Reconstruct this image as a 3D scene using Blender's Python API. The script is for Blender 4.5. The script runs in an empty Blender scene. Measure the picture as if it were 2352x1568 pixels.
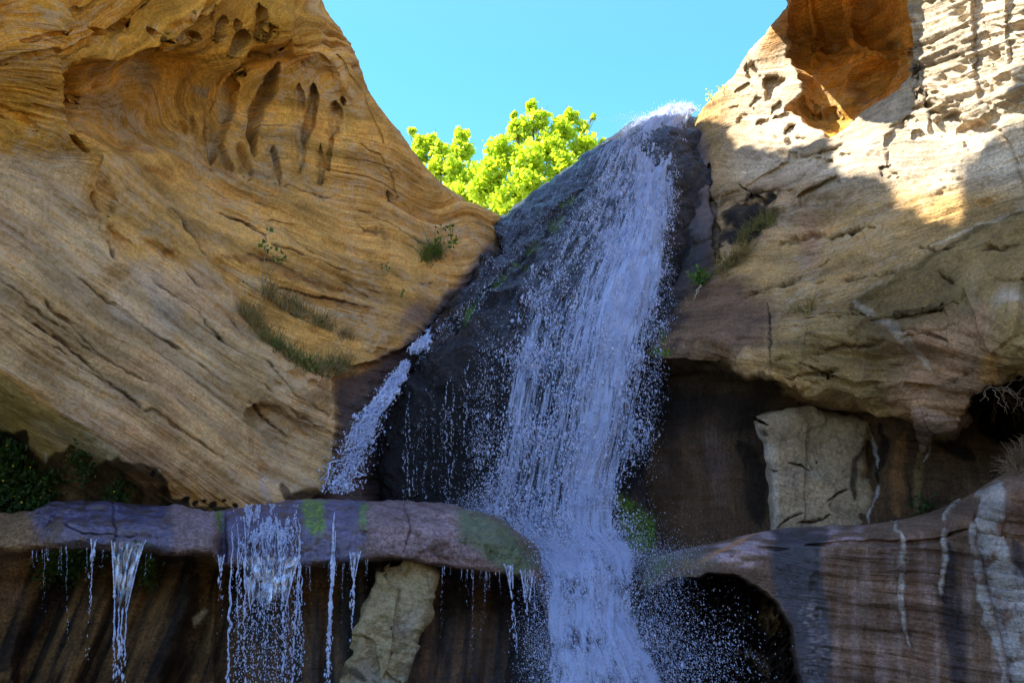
import bpy, math, random
import numpy as np
random.seed(7)
rng = np.random.default_rng(11)
scene = bpy.context.scene
C = scene.collection
R = math.radians

# ------------------------------------------------------------------ camera
PITCH = R(17.0); EYE = np.array([0.0, 0.0, 1.7]); TW = 0.45
cp, sp = math.cos(PITCH), math.sin(PITCH)
cam = bpy.data.objects.new('camera', bpy.data.cameras.new('camera'))
cam.data.lens = 40.0; cam.data.sensor_width = 36.0
cam.data.clip_end = 3000; cam.location = EYE
cam.rotation_euler = (R(90) + PITCH, 0, 0)
C.objects.link(cam); scene.camera = cam

def at(u, v, Y):
    """survey point: picture position (2352 x 1568) at distance Y -> world point"""
    a = (u - 1176) / 1176 * TW; b = -(v - 784) / 1176 * TW
    t = Y / (cp - b * sp)
    return np.stack(np.broadcast_arrays(a * t, t * (cp - b * sp), EYE[2] + t * (sp + b * cp)), -1)

def survey(P):
    d = P - EYE
    f = d[..., 1] * cp + d[..., 2] * sp
    up = -d[..., 1] * sp + d[..., 2] * cp
    f = np.where(f < 0.3, 0.3, f)
    return 1176 + d[..., 0] / f / TW * 1176, 784 - up / f / TW * 1176

# ------------------------------------------------------------------ noise
_perm = np.random.default_rng(3).permutation(256).astype(np.int32)
_perm = np.concatenate([_perm, _perm, _perm])
_g = np.random.default_rng(5).normal(size=(256, 3)).astype(np.float32)
_g /= np.linalg.norm(_g, axis=1, keepdims=True)

def noise(p):
    p = np.asarray(p, np.float32); s = p.shape[:-1]; p = p.reshape(-1, 3)
    out = np.zeros(len(p), np.float32); CH = 120000
    for k in range(0, len(p), CH):
        q = p[k:k + CH]
        i = np.floor(q).astype(np.int32); f = q - i; i &= 255
        w = f * f * f * (f * (f * 6 - 15) + 10)
        r = 0
        for dx in (0, 1):
            wx = w[:, 0] if dx else 1 - w[:, 0]
            hx = _perm[(i[:, 0] + dx) & 255]
            for dy in (0, 1):
                wy = wx * (w[:, 1] if dy else 1 - w[:, 1])
                hy = _perm[hx + ((i[:, 1] + dy) & 255)]
                for dz in (0, 1):
                    g = _g[_perm[hy + ((i[:, 2] + dz) & 255)]]
                    d = g[:, 0] * (f[:, 0] - dx) + g[:, 1] * (f[:, 1] - dy) + g[:, 2] * (f[:, 2] - dz)
                    r = r + d * wy * (w[:, 2] if dz else 1 - w[:, 2])
        out[k:k + CH] = r
    return out.reshape(s) * 1.5

def fbm(p, o=4, g=0.5):
    p = np.asarray(p, np.float32)
    r = 0; a = 1.0; f = 1.0
    for k in range(o):
        r = r + a * noise(p * f + 17.3 * k); a *= g; f *= 2.03
    return r

def cells(p):
    """distance to nearest feature point (worley), plus a random value of the cell"""
    p = np.asarray(p, np.float32); s = p.shape[:-1]; p = p.reshape(-1, 3)
    o1 = np.zeros(len(p), np.float32); oh = np.zeros(len(p), np.float32); CH = 120000
    for k in range(0, len(p), CH):
        q = p[k:k + CH]; i = np.floor(q).astype(np.int32); f = q - i
        best = np.full(len(q), 9.0, np.float32); bh = np.zeros(len(q), np.float32)
        for dx in (-1, 0, 1):
            for dy in (-1, 0, 1):
                for dz in (-1, 0, 1):
                    h = _perm[_perm[_perm[(i[:, 0] + dx) & 255] + ((i[:, 1] + dy) & 255)] + ((i[:, 2] + dz) & 255)]
                    o = _g[h] * 0.45 + 0.5
                    d = (dx + o[:, 0] - f[:, 0]) ** 2 + (dy + o[:, 1] - f[:, 1]) ** 2 + (dz + o[:, 2] - f[:, 2]) ** 2
                    m = d < best
                    best = np.where(m, d, best); bh = np.where(m, h / 255.0, bh)
        o1[k:k + CH] = np.sqrt(best); oh[k:k + CH] = bh
    return o1.reshape(s), oh.reshape(s)

def sstep(a, b, x):
    t = np.clip((x - a) / (b - a), 0, 1); return t * t * (3 - 2 * t)

def V3(x, y, z): return np.stack(np.broadcast_arrays(x, y, z), -1)

# ------------------------------------------------------------------ mesh helpers
def mesh_from(name, verts, faces, mat=None, smooth=True, attrs=None):
    """verts (n,3); faces (m,k) array of equal-sized polygons"""
    me = bpy.data.meshes.new(name)
    verts = np.ascontiguousarray(verts, np.float32); faces = np.ascontiguousarray(faces, np.int32)
    k = faces.shape[1]
    me.vertices.add(len(verts)); me.vertices.foreach_set('co', verts.ravel())
    me.loops.add(faces.size); me.loops.foreach_set('vertex_index', faces.ravel())
    me.polygons.add(len(faces))
    me.polygons.foreach_set('loop_start', np.arange(0, faces.size, k, dtype=np.int32))
    me.polygons.foreach_set('use_smooth', np.full(len(faces), smooth))
    for an, av in (attrs or {}).items():
        av = np.ascontiguousarray(av, np.float32)
        if av.ndim == 1:
            me.attributes.new(an, 'FLOAT', 'POINT').data.foreach_set('value', av)
        elif av.shape[1] == 3:
            me.attributes.new(an, 'FLOAT_VECTOR', 'POINT').data.foreach_set('vector', av.ravel())
    me.update(calc_edges=True)
    if mat: me.materials.append(mat)
    return me

def obj(name, me, parent=None, label=None, cat=None, group=None, kind=None):
    o = bpy.data.objects.new(name, me); C.objects.link(o)
    if parent is not None: o.parent = parent
    if label: o['label'] = label
    if cat: o['category'] = cat
    if group: o['group'] = group
    if kind: o['kind'] = kind
    return o

def thing(name, loc, label, cat, group=None):
    o = obj(name, None, None, label, cat, group); o.location = [float(c) for c in loc]
    o.empty_display_size = 0.1
    return o

def part(name, verts, faces, mat, root, smooth=True, attrs=None, label=None, kind=None):
    """mesh part of a thing; verts given in world, stored relative to the root"""
    off = np.array(root.location[:]) if root is not None else np.zeros(3)
    return obj(name, mesh_from(name, np.asarray(verts) - off, faces, mat, smooth, attrs), root, label, None, None, kind)

def grid_faces(h, w):
    i = np.arange(h * w).reshape(h, w)
    return np.stack([i[:-1, :-1], i[:-1, 1:], i[1:, 1:], i[1:, :-1]], -1).reshape(-1, 4)

def _cr(P, counts):
    """catmull-rom along axis 0"""
    n = len(P); out = []
    for k in range(n - 1):
        p0 = P[max(k - 1, 0)]; p1 = P[k]; p2 = P[k + 1]; p3 = P[min(k + 2, n - 1)]
        if k == 0: p0 = 2 * p1 - p2
        if k == n - 2: p3 = 2 * p2 - p1
        # damp tangents where neighbouring spans differ a lot
        m1 = 0.5 * (p2 - p0); m2 = 0.5 * (p3 - p1)
        L = np.linalg.norm(p2 - p1, axis=-1, keepdims=True) * 1.3 + 1e-6
        for m in (m1, m2):
            l = np.linalg.norm(m, axis=-1, keepdims=True) + 1e-9
            m *= np.minimum(1, L / l)
        for t in np.linspace(0, 1, counts[k], endpoint=False):
            h = (2 * t**3 - 3 * t**2 + 1, t**3 - 2 * t**2 + t, -2 * t**3 + 3 * t**2, t**3 - t**2)
            out.append(h[0] * p1 + h[1] * m1 + h[2] * p2 + h[3] * m2)
    out.append(P[-1]); return np.array(out)

class Patch:
    """dense sculptable rock skin grown from a coarse net of survey points"""
    def __init__(s, net, rows, cols, tint):
        P = np.array([[at(*map(float, q)) if len(q) == 3 else np.array(q[:3], float) for q in r] for r in net])
        if isinstance(rows, int): rows = [rows] * (len(net) - 1)
        if isinstance(cols, int): cols = [cols] * (len(net[0]) - 1)
        G = _cr(P, rows); G = _cr(G.transpose(1, 0, 2), cols).transpose(1, 0, 2)
        s.V = G; s.refresh()
        s.U0, s.V0 = s.U.copy(), s.W.copy()
        s.base = s.V.copy()
        h, w = s.V.shape[:2]
        s.tint = np.empty((h, w, 3), np.float32); s.tint[:] = tint
        s.wet = np.zeros((h, w), np.float32); s.moss = np.zeros((h, w), np.float32)
        j = s.V
        s.ju = 9 * noise(j * 1.3) + 5 * noise(j * 3.7 + 9) + 3 * noise(j * 9 + 3)
        s.jv = 9 * noise(j * 1.3 + 31) + 5 * noise(j * 3.7 + 57) + 3 * noise(j * 9 + 71)
        s.q = s.V[..., 2]; s.a = s.V[..., 0]
    def refresh(s):
        s.U, s.W = survey(s.V)
        du = np.gradient(s.V, axis=1); dv = np.gradient(s.V, axis=0)
        n = np.cross(du, dv); n /= np.linalg.norm(n, axis=-1, keepdims=True) + 1e-9
        if (n * (EYE - s.V)).sum(-1).mean() < 0: n = -n
        s.N = n
    def push(s, d, refresh=True):
        s.V = s.V + s.N * np.asarray(d)[..., None]
        if refresh:
            u, w = s.U, s.W; s.refresh(); s.U, s.W = u, w   # keep the survey marks where they were drawn
    def anchor(s, w=1.0):
        """big forms may change a point's distance but not where it was surveyed"""
        P = at(s.U0, s.V0, s.V[..., 1]); w = np.broadcast_to(w, s.U.shape)[..., None]
        u0, w0 = s.U, s.W; s.V = s.V*(1 - w) + P*w; s.refresh(); s.U, s.W = u0, w0
    def ell(s, cx, cy, rx, ry, ang=0, soft=0.5, jit=1.0):
        x = s.U + s.ju * jit - cx; y = s.W + s.jv * jit - cy
        c, n = math.cos(R(ang)), math.sin(R(ang))
        d = np.sqrt(((x * c + y * n) / rx) ** 2 + ((-x * n + y * c) / ry) ** 2)
        return 1 - sstep(1 - soft, 1.0, d)
    def line(s, pts, jit=1.0):
        """distance to a polyline, side (+ = left of travel on the picture, i.e. above for left-to-right), position 0..1"""
        x = s.U + s.ju * jit; y = s.W + s.jv * jit
        pts = np.array(pts, float); seg = np.linalg.norm(np.diff(pts, axis=0), axis=1); cum = np.concatenate([[0], np.cumsum(seg)])
        D = np.full(x.shape, 1e9); S = np.zeros(x.shape); T = np.zeros(x.shape)
        for k in range(len(pts) - 1):
            a, b = pts[k], pts[k + 1]; e = b - a; L = seg[k]
            t = np.clip(((x - a[0]) * e[0] + (y - a[1]) * e[1]) / L**2, 0, 1)
            dx = x - a[0] - t * e[0]; dy = y - a[1] - t * e[1]
            d = np.hypot(dx, dy); cr = e[0] * (y - a[1]) - e[1] * (x - a[0])
            m = d < D
            D = np.where(m, d, D); S = np.where(m, np.where(cr < 0, 1.0, -1.0), S); T = np.where(m, (cum[k] + t * L) / cum[-1], T)
        return D, S, T
    def stroke(s, pts, w, jit=1.0, taper=True, soft=0.7):
        D, S, T = s.line(pts, jit)
        ww = w * (np.sqrt(np.clip(4 * T * (1 - T), 0.02, 1)) if taper else 1.0)
        return 1 - sstep(1 - soft, 1.0, D / ww)
    def poly(s, pts, soft=10, jit=1.0):
        """inside weight of a closed polygon"""
        pts = [tuple(p) for p in pts]
        D, S, T = s.line(pts + [pts[0]], jit)
        x = s.U + s.ju * jit; y = s.W + s.jv * jit
        ins = np.zeros(x.shape, bool)
        for k in range(len(pts)):
            x0, y0 = pts[k]; x1, y1 = pts[(k + 1) % len(pts)]
            if y0 == y1: continue
            c = ((y0 > y) != (y1 > y)) & (x < (x1 - x0) * (y - y0) / (y1 - y0) + x0)
            ins ^= c
        sd = np.where(ins, D, -D)
        return sstep(-soft, soft, sd)
    def paint(s, col, w):
        w = np.clip(w, 0, 1)[..., None]; s.tint = s.tint * (1 - w) + np.array(col, np.float32) * w
    def spot(s, u, v):
        """world point of the finished skin nearest a survey position"""
        U, W = survey(s.V); d = np.hypot(U - u, W - v)
        m = d < d.min() + 5
        k = np.where(m, s.V[..., 1], 1e9).argmin()
        return s.V.reshape(-1, 3)[k].copy(), s.N.reshape(-1, 3)[k].copy()
    def finish(s, name, mat, parent=None, **kw):
        h, w = s.V.shape[:2]
        if parent is None:
            off = np.zeros(3)
        else: off = np.array(parent.location[:])
        st = V3(s.a, s.q, s.base[..., 1] * 0.6)
        me = mesh_from(name, s.V.reshape(-1, 3) - off, grid_faces(h, w), mat, True,
                       {'tint': s.tint.reshape(-1, 3), 'wet': s.wet.ravel(), 'moss': s.moss.ravel(), 'st': st.reshape(-1, 3)})
        return obj(name, me, parent, **kw)

# ------------------------------------------------------------------ materials
def new_mat(name):
    m = bpy.data.materials.new(name); m.use_nodes = True
    nt = m.node_tree; nt.nodes.clear()
    return m, nt
class NT:
    def __init__(s, nt): s.nt = nt
    def n(s, typ, ins=None, **props):
        nd = s.nt.nodes.new(typ)
        for k, v in props.items(): setattr(nd, k, v)
        for k, v in (ins or {}).items():
            sock = nd.inputs[k]
            if hasattr(v, 'is_output') or isinstance(v, bpy.types.NodeSocket): s.nt.links.new(v, sock)
            else: sock.default_value = v
        return nd
    def attr(s, name, out='Vector'): return s.n('ShaderNodeAttribute', attribute_name=name).outputs[out]
    def math(s, op, a, b=0.0, c=None, clamp=False):
        ins = {0: a, 1: b}
        if c is not None: ins[2] = c
        return s.n('ShaderNodeMath', ins, operation=op, use_clamp=clamp).outputs[0]
    def scale(s, v, xyz):
        return s.n('ShaderNodeVectorMath', {0: v, 1: xyz}, operation='MULTIPLY').outputs[0]
    def noise(s, v, scale=1.0, detail=4.0, rough=0.55, dist=0.0, out='Fac'):
        return s.n('ShaderNodeTexNoise', {'Vector': v, 'Scale': scale, 'Detail': detail, 'Roughness': rough, 'Distortion': dist}).outputs[out]
    def ramp(s, f, lo, hi, a=0.0, b=1.0):
        return s.n('ShaderNodeMapRange', {0: f, 1: lo, 2: hi, 3: a, 4: b}, interpolation_type='SMOOTHSTEP').outputs[0]
    def mix(s, f, a, b, mode='MIX'):
        nd = s.n('ShaderNodeMix', None, data_type='RGBA', blend_type=mode, clamp_factor=True)
        for k, v in ((0, f), (6, a), (7, b)):
            if isinstance(v, bpy.types.NodeSocket): s.nt.links.new(v, nd.inputs[k])
            else: nd.inputs[k].default_value = v if k == 0 else (*v[:3], 1)
        return nd.outputs[2]

def rock_mat(name, band=1.0, lines=0.5, pale=0.35, rust=0.3, speck=0.5, bump=0.6, linef=17.0, pale_col=(0.56, 0.45, 0.31), spec=0.85):
    m, nt = new_mat(name); t = NT(nt)
    st = t.attr('st'); tint = t.attr('tint'); wet = t.attr('wet', 'Fac'); moss = t.attr('moss', 'Fac')
    P = t.n('ShaderNodeTexCoord').outputs['Object']
    broad = t.noise(t.scale(st, (0.35, 2.4, 0.35)), 1, 5, 0.6, 0.3)
    fine = t.noise(t.scale(st, (0.9, linef, 0.9)), 1, 5, 0.62, 0.25)
    fine2 = t.noise(t.scale(st, (1.6, linef * 2.3, 1.6)), 1, 4, 0.6, 0.2)
    patch = t.noise(P, 0.9, 6, 0.65, 0.4)
    patch2 = t.noise(P, 2.3, 6, 0.65, 0.6)
    sp_ = t.noise(P, 24, 5, 0.7)
    sp2 = t.noise(P, 60, 3, 0.7)
    k = t.ramp(broad, 0.3, 0.7, 1 - 0.42 * band, 1 + 0.36 * band)
    gm_ = t.ramp(t.noise(P, 0.55, 4, 0.6, 0.5), 0.40, 0.60, 0.15, 1.0)
    f2 = t.math('MULTIPLY', t.math('SUBTRACT', t.ramp(fine2, 0.3, 0.7), 0.5), t.math('MULTIPLY', gm_, 0.42 * band))
    k = t.math('MULTIPLY', k, t.math('ADD', 1.0, f2))
    k = t.math('MULTIPLY', k, t.ramp(patch2, 0.3, 0.7, 0.78, 1.2))
    k = t.math('MULTIPLY', k, t.ramp(sp_, 0.32, 0.68, 1 - 0.55 * speck, 1 + 0.4 * speck))
    k = t.math('MULTIPLY', k, t.ramp(sp2, 0.35, 0.65, 1 - 0.25 * speck, 1 + 0.22 * speck))
    col = t.mix(1.0, tint, t.n('ShaderNodeCombineColor', {0: k, 1: k, 2: k}).outputs[0], 'MULTIPLY')
    pf = t.math('MULTIPLY', t.ramp(patch, 0.44, 0.58), t.ramp(t.noise(t.scale(st, (5, 12, 5)), 1, 6, 0.75), 0.46, 0.54))
    lum = t.ramp(t.n('ShaderNodeSeparateColor', {0: tint}).outputs[0], 0.18, 0.36)
    pf = t.math('MULTIPLY', pf, lum)
    col = t.mix(t.math('MULTIPLY', pf, pale), col, pale_col)
    rf = t.math('MULTIPLY', t.math('MULTIPLY', t.ramp(patch2, 0.54, 0.7), t.ramp(broad, 0.45, 0.6)), lum)
    col = t.mix(t.math('MULTIPLY', rf, rust), col, (0.42, 0.15, 0.035))
    lf = t.math('MULTIPLY', t.ramp(fine, 0.40, 0.28), t.ramp(patch, 0.36, 0.6))
    thin = t.math('MULTIPLY', t.ramp(t.math('ABSOLUTE', t.math('SUBTRACT', t.noise(t.scale(st, (0.55, linef*0.42, 0.55)), 1, 4, 0.6, 0.2), 0.5)), 0.012, 0.002), t.ramp(patch2, 0.42, 0.56))
    lf = t.math('MAXIMUM', lf, t.math('MULTIPLY', thin, 0.4))
    col = t.mix(t.math('MULTIPLY', lf, lines), col, (0.05, 0.03, 0.022))
    dots = t.math('MULTIPLY', t.ramp(sp_, 0.36, 0.28), t.ramp(patch2, 0.42, 0.58))
    col = t.mix(t.math('MULTIPLY', dots, speck), col, (0.035, 0.025, 0.02))
    # wet rock: darker and glossy
    wn = t.math('MULTIPLY', wet, t.ramp(t.noise(P, 7, 5, 0.6), 0.3, 0.6, 0.55, 1.0), clamp=True)
    col = t.mix(wn, col, t.mix(1.0, col, (0.26, 0.25, 0.30), 'MULTIPLY'))
    # moss
    mn = t.math('MULTIPLY', moss, t.ramp(t.noise(P, 14, 6, 0.7), 0.34, 0.52), clamp=True)
    mcol = t.mix(t.ramp(t.noise(P, 30, 4, 0.7), 0.35, 0.65), (0.025, 0.065, 0.006), (0.14, 0.26, 0.02))
    col = t.mix(mn, col, mcol)
    h = t.math('ADD', t.math('MULTIPLY', fine, 1.0), t.math('MULTIPLY', sp_, 0.8))
    h = t.math('ADD', h, t.math('MULTIPLY', t.math('MULTIPLY', fine2, gm_), 0.7))
    h = t.math('ADD', h, t.math('MULTIPLY', sp2, 0.3))
    bmp = t.n('ShaderNodeBump', {'Strength': bump, 'Distance': 0.05, 'Height': h}).outputs[0]
    rough = t.math('SUBTRACT', 0.9, t.math('MULTIPLY', wn, 0.66))
    b = t.n('ShaderNodeBsdfPrincipled', {'Base Color': col, 'Roughness': rough, 'Normal': bmp,
            'Specular IOR Level': t.math('ADD', 0.12, t.math('MULTIPLY', wn, spec))})
    t.n('ShaderNodeOutputMaterial', {0: b.outputs[0]})
    return m
# ================================================================== LEFT CLIFF
ORANGE = (0.62, 0.275, 0.024); TAN = (0.60, 0.325, 0.085); SAND = (0.54, 0.362, 0.17); OLIVE = (0.24, 0.20, 0.075)
DARK = (0.022, 0.014, 0.009); PURP = (0.19, 0.12, 0.11)
# unseen rim of the canyon, shaped so its shadow ends on the right cliff
SUN = np.array([-0.62, -0.10, 0.78]); SUN /= np.linalg.norm(SUN)
RIDGE = []
for u, v, Y, xr in [(2310,300,13.6,-8.2),(2230,400,13.9,-7.8),(2185,525,13.5,-7.4),(2105,445,14.4,-6.6),(1900,362,16.4,-5.6),(1752,314,18.1,-5.0),(1604,286,20.4,-4.6)]:
    p = at(u, v, Y); p = p + SUN*((p[0] - xr)/-SUN[0]); RIDGE.append((*p, 0))
RZ = float(RIDGE[0][2]) + 1.0
net = [
 [(-9.0,5.0,RZ,0)] + RIDGE,
 [(-400,-300,9.3),(0,-300,10.2),(180,-300,11.4),(350,-300,12.6),(480,-300,13.6),(570,-300,14.6),(640,-280,15.8),(600,-280,21)],
 [(-400,0,9.8),(0,0,11),(200,0,12.2),(390,0,13.4),(540,0,14.4),(650,0,15.2),(738,-4,16.3),(700,0,22)],
 [(-400,120,10.1),(0,120,11.3),(205,120,12.7),(405,120,13.9),(570,120,14.9),(700,118,15.7),(808,108,16.8),(770,110,22)],
 [(-400,210,10.3),(0,210,11.6),(210,210,13.0),(420,210,14.4),(600,215,15.3),(740,218,16.0),(856,222,17.3),(815,222,23)],
 [(-400,330,10.6),(0,330,11.9),(220,330,13.3),(450,335,14.8),(650,340,15.7),(810,340,16.6),(940,334,18.2),(900,335,24)],
 [(-400,410,10.7),(0,410,12),(225,410,13.3),(460,420,14.8),(680,425,15.9),(870,425,17.2),(1020,428,19.2),(990,430,25)],
 [(-400,480,10.7),(0,490,12),(230,490,13.2),(470,500,14.6),(700,505,15.9),(920,505,17.6),(1146,506,20.9),(1125,506,26)],
 [(-400,520,10.7),(0,580,12),(220,600,13),(440,610,14.1),(660,610,15.3),(880,605,16.8),(1092,590,18.8),(1210,600,21.8)],
 [(-400,570,10.8),(0,690,12),(200,720,12.8),(400,745,13.7),(600,750,14.7),(800,735,15.8),(1000,715,17.3),(1150,720,19.8)],
 [(-400,610,10.9),(0,790,12),(190,850,12.7),(380,890,13.4),(570,890,14.2),(735,870,14.9),(905,835,16.2),(1060,850,18.8)],
 [(-400,640,11.0),(0,862,12),(180,972,12.6),(320,1055,13.1),(470,1060,13.7),(640,1020,14.4),(820,970,15.5),(1000,980,18)],
 [(-400,740,11.9),(0,925,12.9),(180,1022,13.3),(320,1090,13.4),(480,1115,13.8),(640,1095,14.3),(800,1070,15.3),(980,1080,17.6)],
 [(-400,860,12.8),(0,1010,13.7),(180,1085,13.9),(340,1130,13.8),(500,1150,13.9),(650,1145,14.2),(790,1140,15.2),(980,1150,17.4)],
 [(-400,1300,13.6),(0,1300,14.3),(180,1300,14.3),(340,1300,14.2),(500,1300,14.2),(650,1300,14.4),(790,1300,15.2),(980,1300,17)],
]
net = [([(-13.0, 0.0, RZ, 0)] if len(r[0]) == 4 else [(-1150, r[0][1], r[0][2] - 1.6)]) + r for r in net]
L = Patch(net, [36,45,60,50,50,45,40,45,55,55,50,40,40,50], [16,22,85,85,85,75,70,36], TAN)
U, W = L.U, L.W
x, y, z = L.V[...,0], L.V[...,1], L.V[...,2]
# bedding: dips to the right, steeper low on the left, swirling high up
Uw = U + 60*noise(L.V*0.35); Ww = W + 60*noise(L.V*0.35+40)
slope = 0.62 - 0.34*sstep(350, 1000, Uw) - 0.1*sstep(750, 500, Ww)
q0 = z + 0.0
qq = (-(W) + 0.66*np.minimum(U, 520) + 0.66*(1 - np.exp(-np.clip(U - 520, 0, 9999)/420))*420) / 150.0
sw = sstep(480, 330, W + 0.25*U)
um = sstep(360, 170, W + 0.30*np.abs(U - 250) + 40*noise(L.V*0.5+11))
qq = qq*(1 - um) + um*(-(W) - 0.55*U + 400)/150.0
L.q = qq + 0.25*noise(L.V*0.5) + sw*(0.45*fbm(L.V*0.55+3, 3))
L.a = (U + 0.6*W)/150.0
Q, A = L.q, L.a
# --- big forms
d = 0.16*fbm(L.V*0.45, 3)
hollow = L.ell(330, 235, 250, 150, -12, 0.75)
d -= 0.55*hollow
d -= 0.45*L.ell(170, 225, 75, 110, 8, 0.5)                 # orange alcove
Dr, Sr, Tr = L.line([(110,60),(88,150),(92,235),(110,290),(154,335),(182,385),(206,445),(250,554),(300,640)], 0.7)
d += 0.30*np.where(Sr < 0, 1 - sstep(0, 90, Dr), 1 - sstep(0, 14, Dr))*(1 - sstep(0.9, 1.0, Tr))
d -= 0.22*L.ell(235, 470, 40, 70, 20, 0.7)
# swirling crest from the alcove up to the right
Dr, Sr, Tr = L.line([(150,175),(260,130),(380,80),(470,20),(520,-40)], 0.8)
d += 0.28*np.where(Sr > 0, 1 - sstep(0, 70, Dr), 1 - sstep(0, 10, Dr))
Dr, Sr, Tr = L.line([(300,170),(350,120),(440,95),(480,55)], 0.8)
d += 0.16*np.where(Sr > 0, 1 - sstep(0, 40, Dr), 1 - sstep(0, 8, Dr))
# rounded brow over the fluted niche
d += 0.30*L.ell(655, 70, 110, 80, 25, 0.8)
brow = L.poly([(590,120),(640,112),(700,130),(760,160),(800,230),(800,330),(700,420),(560,420),(480,400),(470,330),(520,220)], 22, 0.8)
d -= 0.42*brow*sstep(470, 200, W)
AW = np.maximum(sstep(400, 520, W + 0.1*U), sstep(620, 720, U))
L.push(d); L.anchor(AW)
d = 0.45*fbm(L.V*0.9+4, 4)*sstep(-250, -480, W)
# flutes (columns between dark hollows)
niche = 0*W
for pts, w, dep in [([(655,140),(642,185),(622,235),(604,290),(592,345)],17,.62),([(604,262),(600,300),(598,352)],15,.42),([(722,196),(718,235),(708,285),(699,332)],17,.5),([(770,232),(768,270),(765,312)],20,.5),([(764,310),(758,345),(752,390)],8,.25),
        ([(585,165),(555,240),(520,310),(492,375)],24,.26),([(532,322),(530,360),(532,410)],13,.24),([(572,320),(572,370),(570,420)],15,.26),([(690,195),(692,290),(690,400)],15,.16),([(640,330),(638,380),(640,430)],12,.2),([(735,330),(738,380),(735,425)],10,.16),
        ([(500,270),(502,310),(500,350)],11,.22),([(470,262),(468,290),(470,312)],8,.16),([(452,270),(452,300)],8,.14),([(520,40),(508,65),(500,95)],15,.34),([(548,45),(546,75)],12,.22),([(594,10),(590,45),(582,85)],9,.34),([(604,60),(596,95)],7,.3),([(565,70),(545,110),(530,130)],22,.3),([(786,220),(788,240)],9,.3),([(700,150),(735,135),(755,150)],14,.2),([(430,80),(450,78)],10,.3)]:
    e = L.stroke(pts, w, 0.6, True, 0.85); d -= 0.62*dep*e
    rim = L.stroke(pts, w*1.55, 0.6, True, 0.6)*(1 - e); d += 0.05*rim
    niche = np.maximum(niche, e)
# grass ledges: two steps that recess upward
def step(P, pts, hgt, below=140, above=10, jit=0.8, end=0.08):
    D, S, T = P.line(pts, jit)
    e = sstep(0, end, T)*(1 - sstep(1 - end, 1, T))
    return hgt*e*np.where(S < 0, 1 - sstep(0, below, D), 1 - sstep(0, above, D))
d += step(L, [(380,470),(471,581),(520,660),(554,718),(617,781),(708,839),(778,868)], 0.42, 170, 9)
d += step(L, [(560,640),(604,668),(700,742),(800,775),(900,790)], 0.28, 60, 8)
d += step(L, [(480,560),(560,590),(650,640),(760,680),(860,700)], 0.14, 50, 5)
d += step(L, [(235,500),(300,520),(360,540),(400,580)], 0.22, 50, 5)
d += step(L, [(500,490),(560,512),(610,545),(700,570)], -0.10, 10, 30)
d += step(L, [(530,470),(640,500),(770,550),(900,590)], 0.10, 40, 5)
d += step(L, [(310,320),(370,350),(430,380),(520,405),(640,430)], 0.13, 50, 5)
d += step(L, [(540,580),(640,620),(700,650),(745,670)], -0.12, 10, 26)
d += step(L, [(600,460),(700,470),(850,500),(960,560),(1060,580)], 0.10, 60, 5)
d -= 0.10*L.stroke([(775,125),(800,170),(830,205),(850,260),(880,330)], 7, 0.6) + 0.08*L.stroke([(830,330),(870,360),(900,420),(910,470)], 5)
for pts, w, dep in (([(40,95),(110,60),(190,20),(260,-30)],6,.10),([(120,130),(200,90),(290,45),(350,-10)],5,.12),([(0,150),(60,120),(130,90)],5,.08),([(200,60),(250,75),(300,40)],6,.1),([(330,60),(380,100),(420,60)],8,.16),([(420,70),(450,20),(480,-20)],7,.14),
        ([(400,140),(430,110),(470,90)],9,.2),([(280,210),(330,180),(350,150)],8,.14),([(240,250),(250,210),(275,190)],7,.12),([(105,315),(130,345),(150,370)],8,.14),([(0,250),(30,275),(60,300)],7,.06),([(220,290),(235,330),(250,345)],6,.1),
        ([(560,130),(600,120),(640,128)],6,.12),([(640,120),(665,60),(672,20)],5,.08),([(300,300),(360,325),(420,350)],6,.08)):
    d -= dep*L.stroke(pts, w, 0.9)
# right end of the lower slab breaks off
cut = L.poly([(776,866),(800,850),(900,820),(960,790),(1040,700),(1090,620),(1200,600),(900,1300),(700,1300),(700,1165),(762,1110),(772,1000)], 6, 0.7)
d -= 0.5*cut*sstep(640, 800, W)
# scallop on the lower slab
sc = L.poly([(566,945),(590,925),(640,935),(700,990),(765,1030),(770,1110),(640,1125),(600,1100),(575,1040)], 6, 0.8)
d -= 0.26*sc*(1 - 0.75*sstep(575, 740, U))
for (cx, cy, rx, ry, an, dep) in [(688,866,30,22,20,.14),(720,880,16,12,0,.1),(640,885,18,10,30,.06)]:
    d -= dep*L.ell(cx, cy, rx, ry, an, 0.8, 0.4)
L.push(d); L.anchor(AW)
# --- tafoni and bedding relief
hi = sstep(420, 250, W + 0.15*U)
c1, h1 = cells(V3(A*1.0, Q*2.2 + 0.4*noise(L.V*2), L.V[...,1]*0.8))
c2, h2 = cells(V3(A*2.6, Q*4.6, L.V[...,1]*1.2) + 5)
d = -0.16*hi*sstep(0.42, 0.1, c1)*(h1 > 0.45)
d -= 0.05*hi*sstep(0.36, 0.1, c2)*(h2 > 0.5)
d -= 0.06*hi*np.abs(fbm(V3(A*0.7, Q*1.5, y*0.6)+8, 4))
lo = sstep(380, 520, W + 0.12*U)
terr = fbm(V3(A*0.16, Q*2.3, 0*A), 4)
d += lo*0.075*terr
d += 0.034*lo*fbm(V3(A*0.35, Q*7.0, 0*A + 2), 4)
rid = 1 - np.abs(noise(V3(A*0.22, Q*4.0, 0*A+7)))*2
d -= lo*0.06*np.clip(rid - 0.72, 0, 1)*sstep(-0.1, 0.4, noise(V3(A*0.4, Q*1.1, 0*A+3)))*3
d += 0.022*fbm(L.V*3.2, 4) + 0.008*fbm(L.V*13, 3)
L.push(d)
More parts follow.
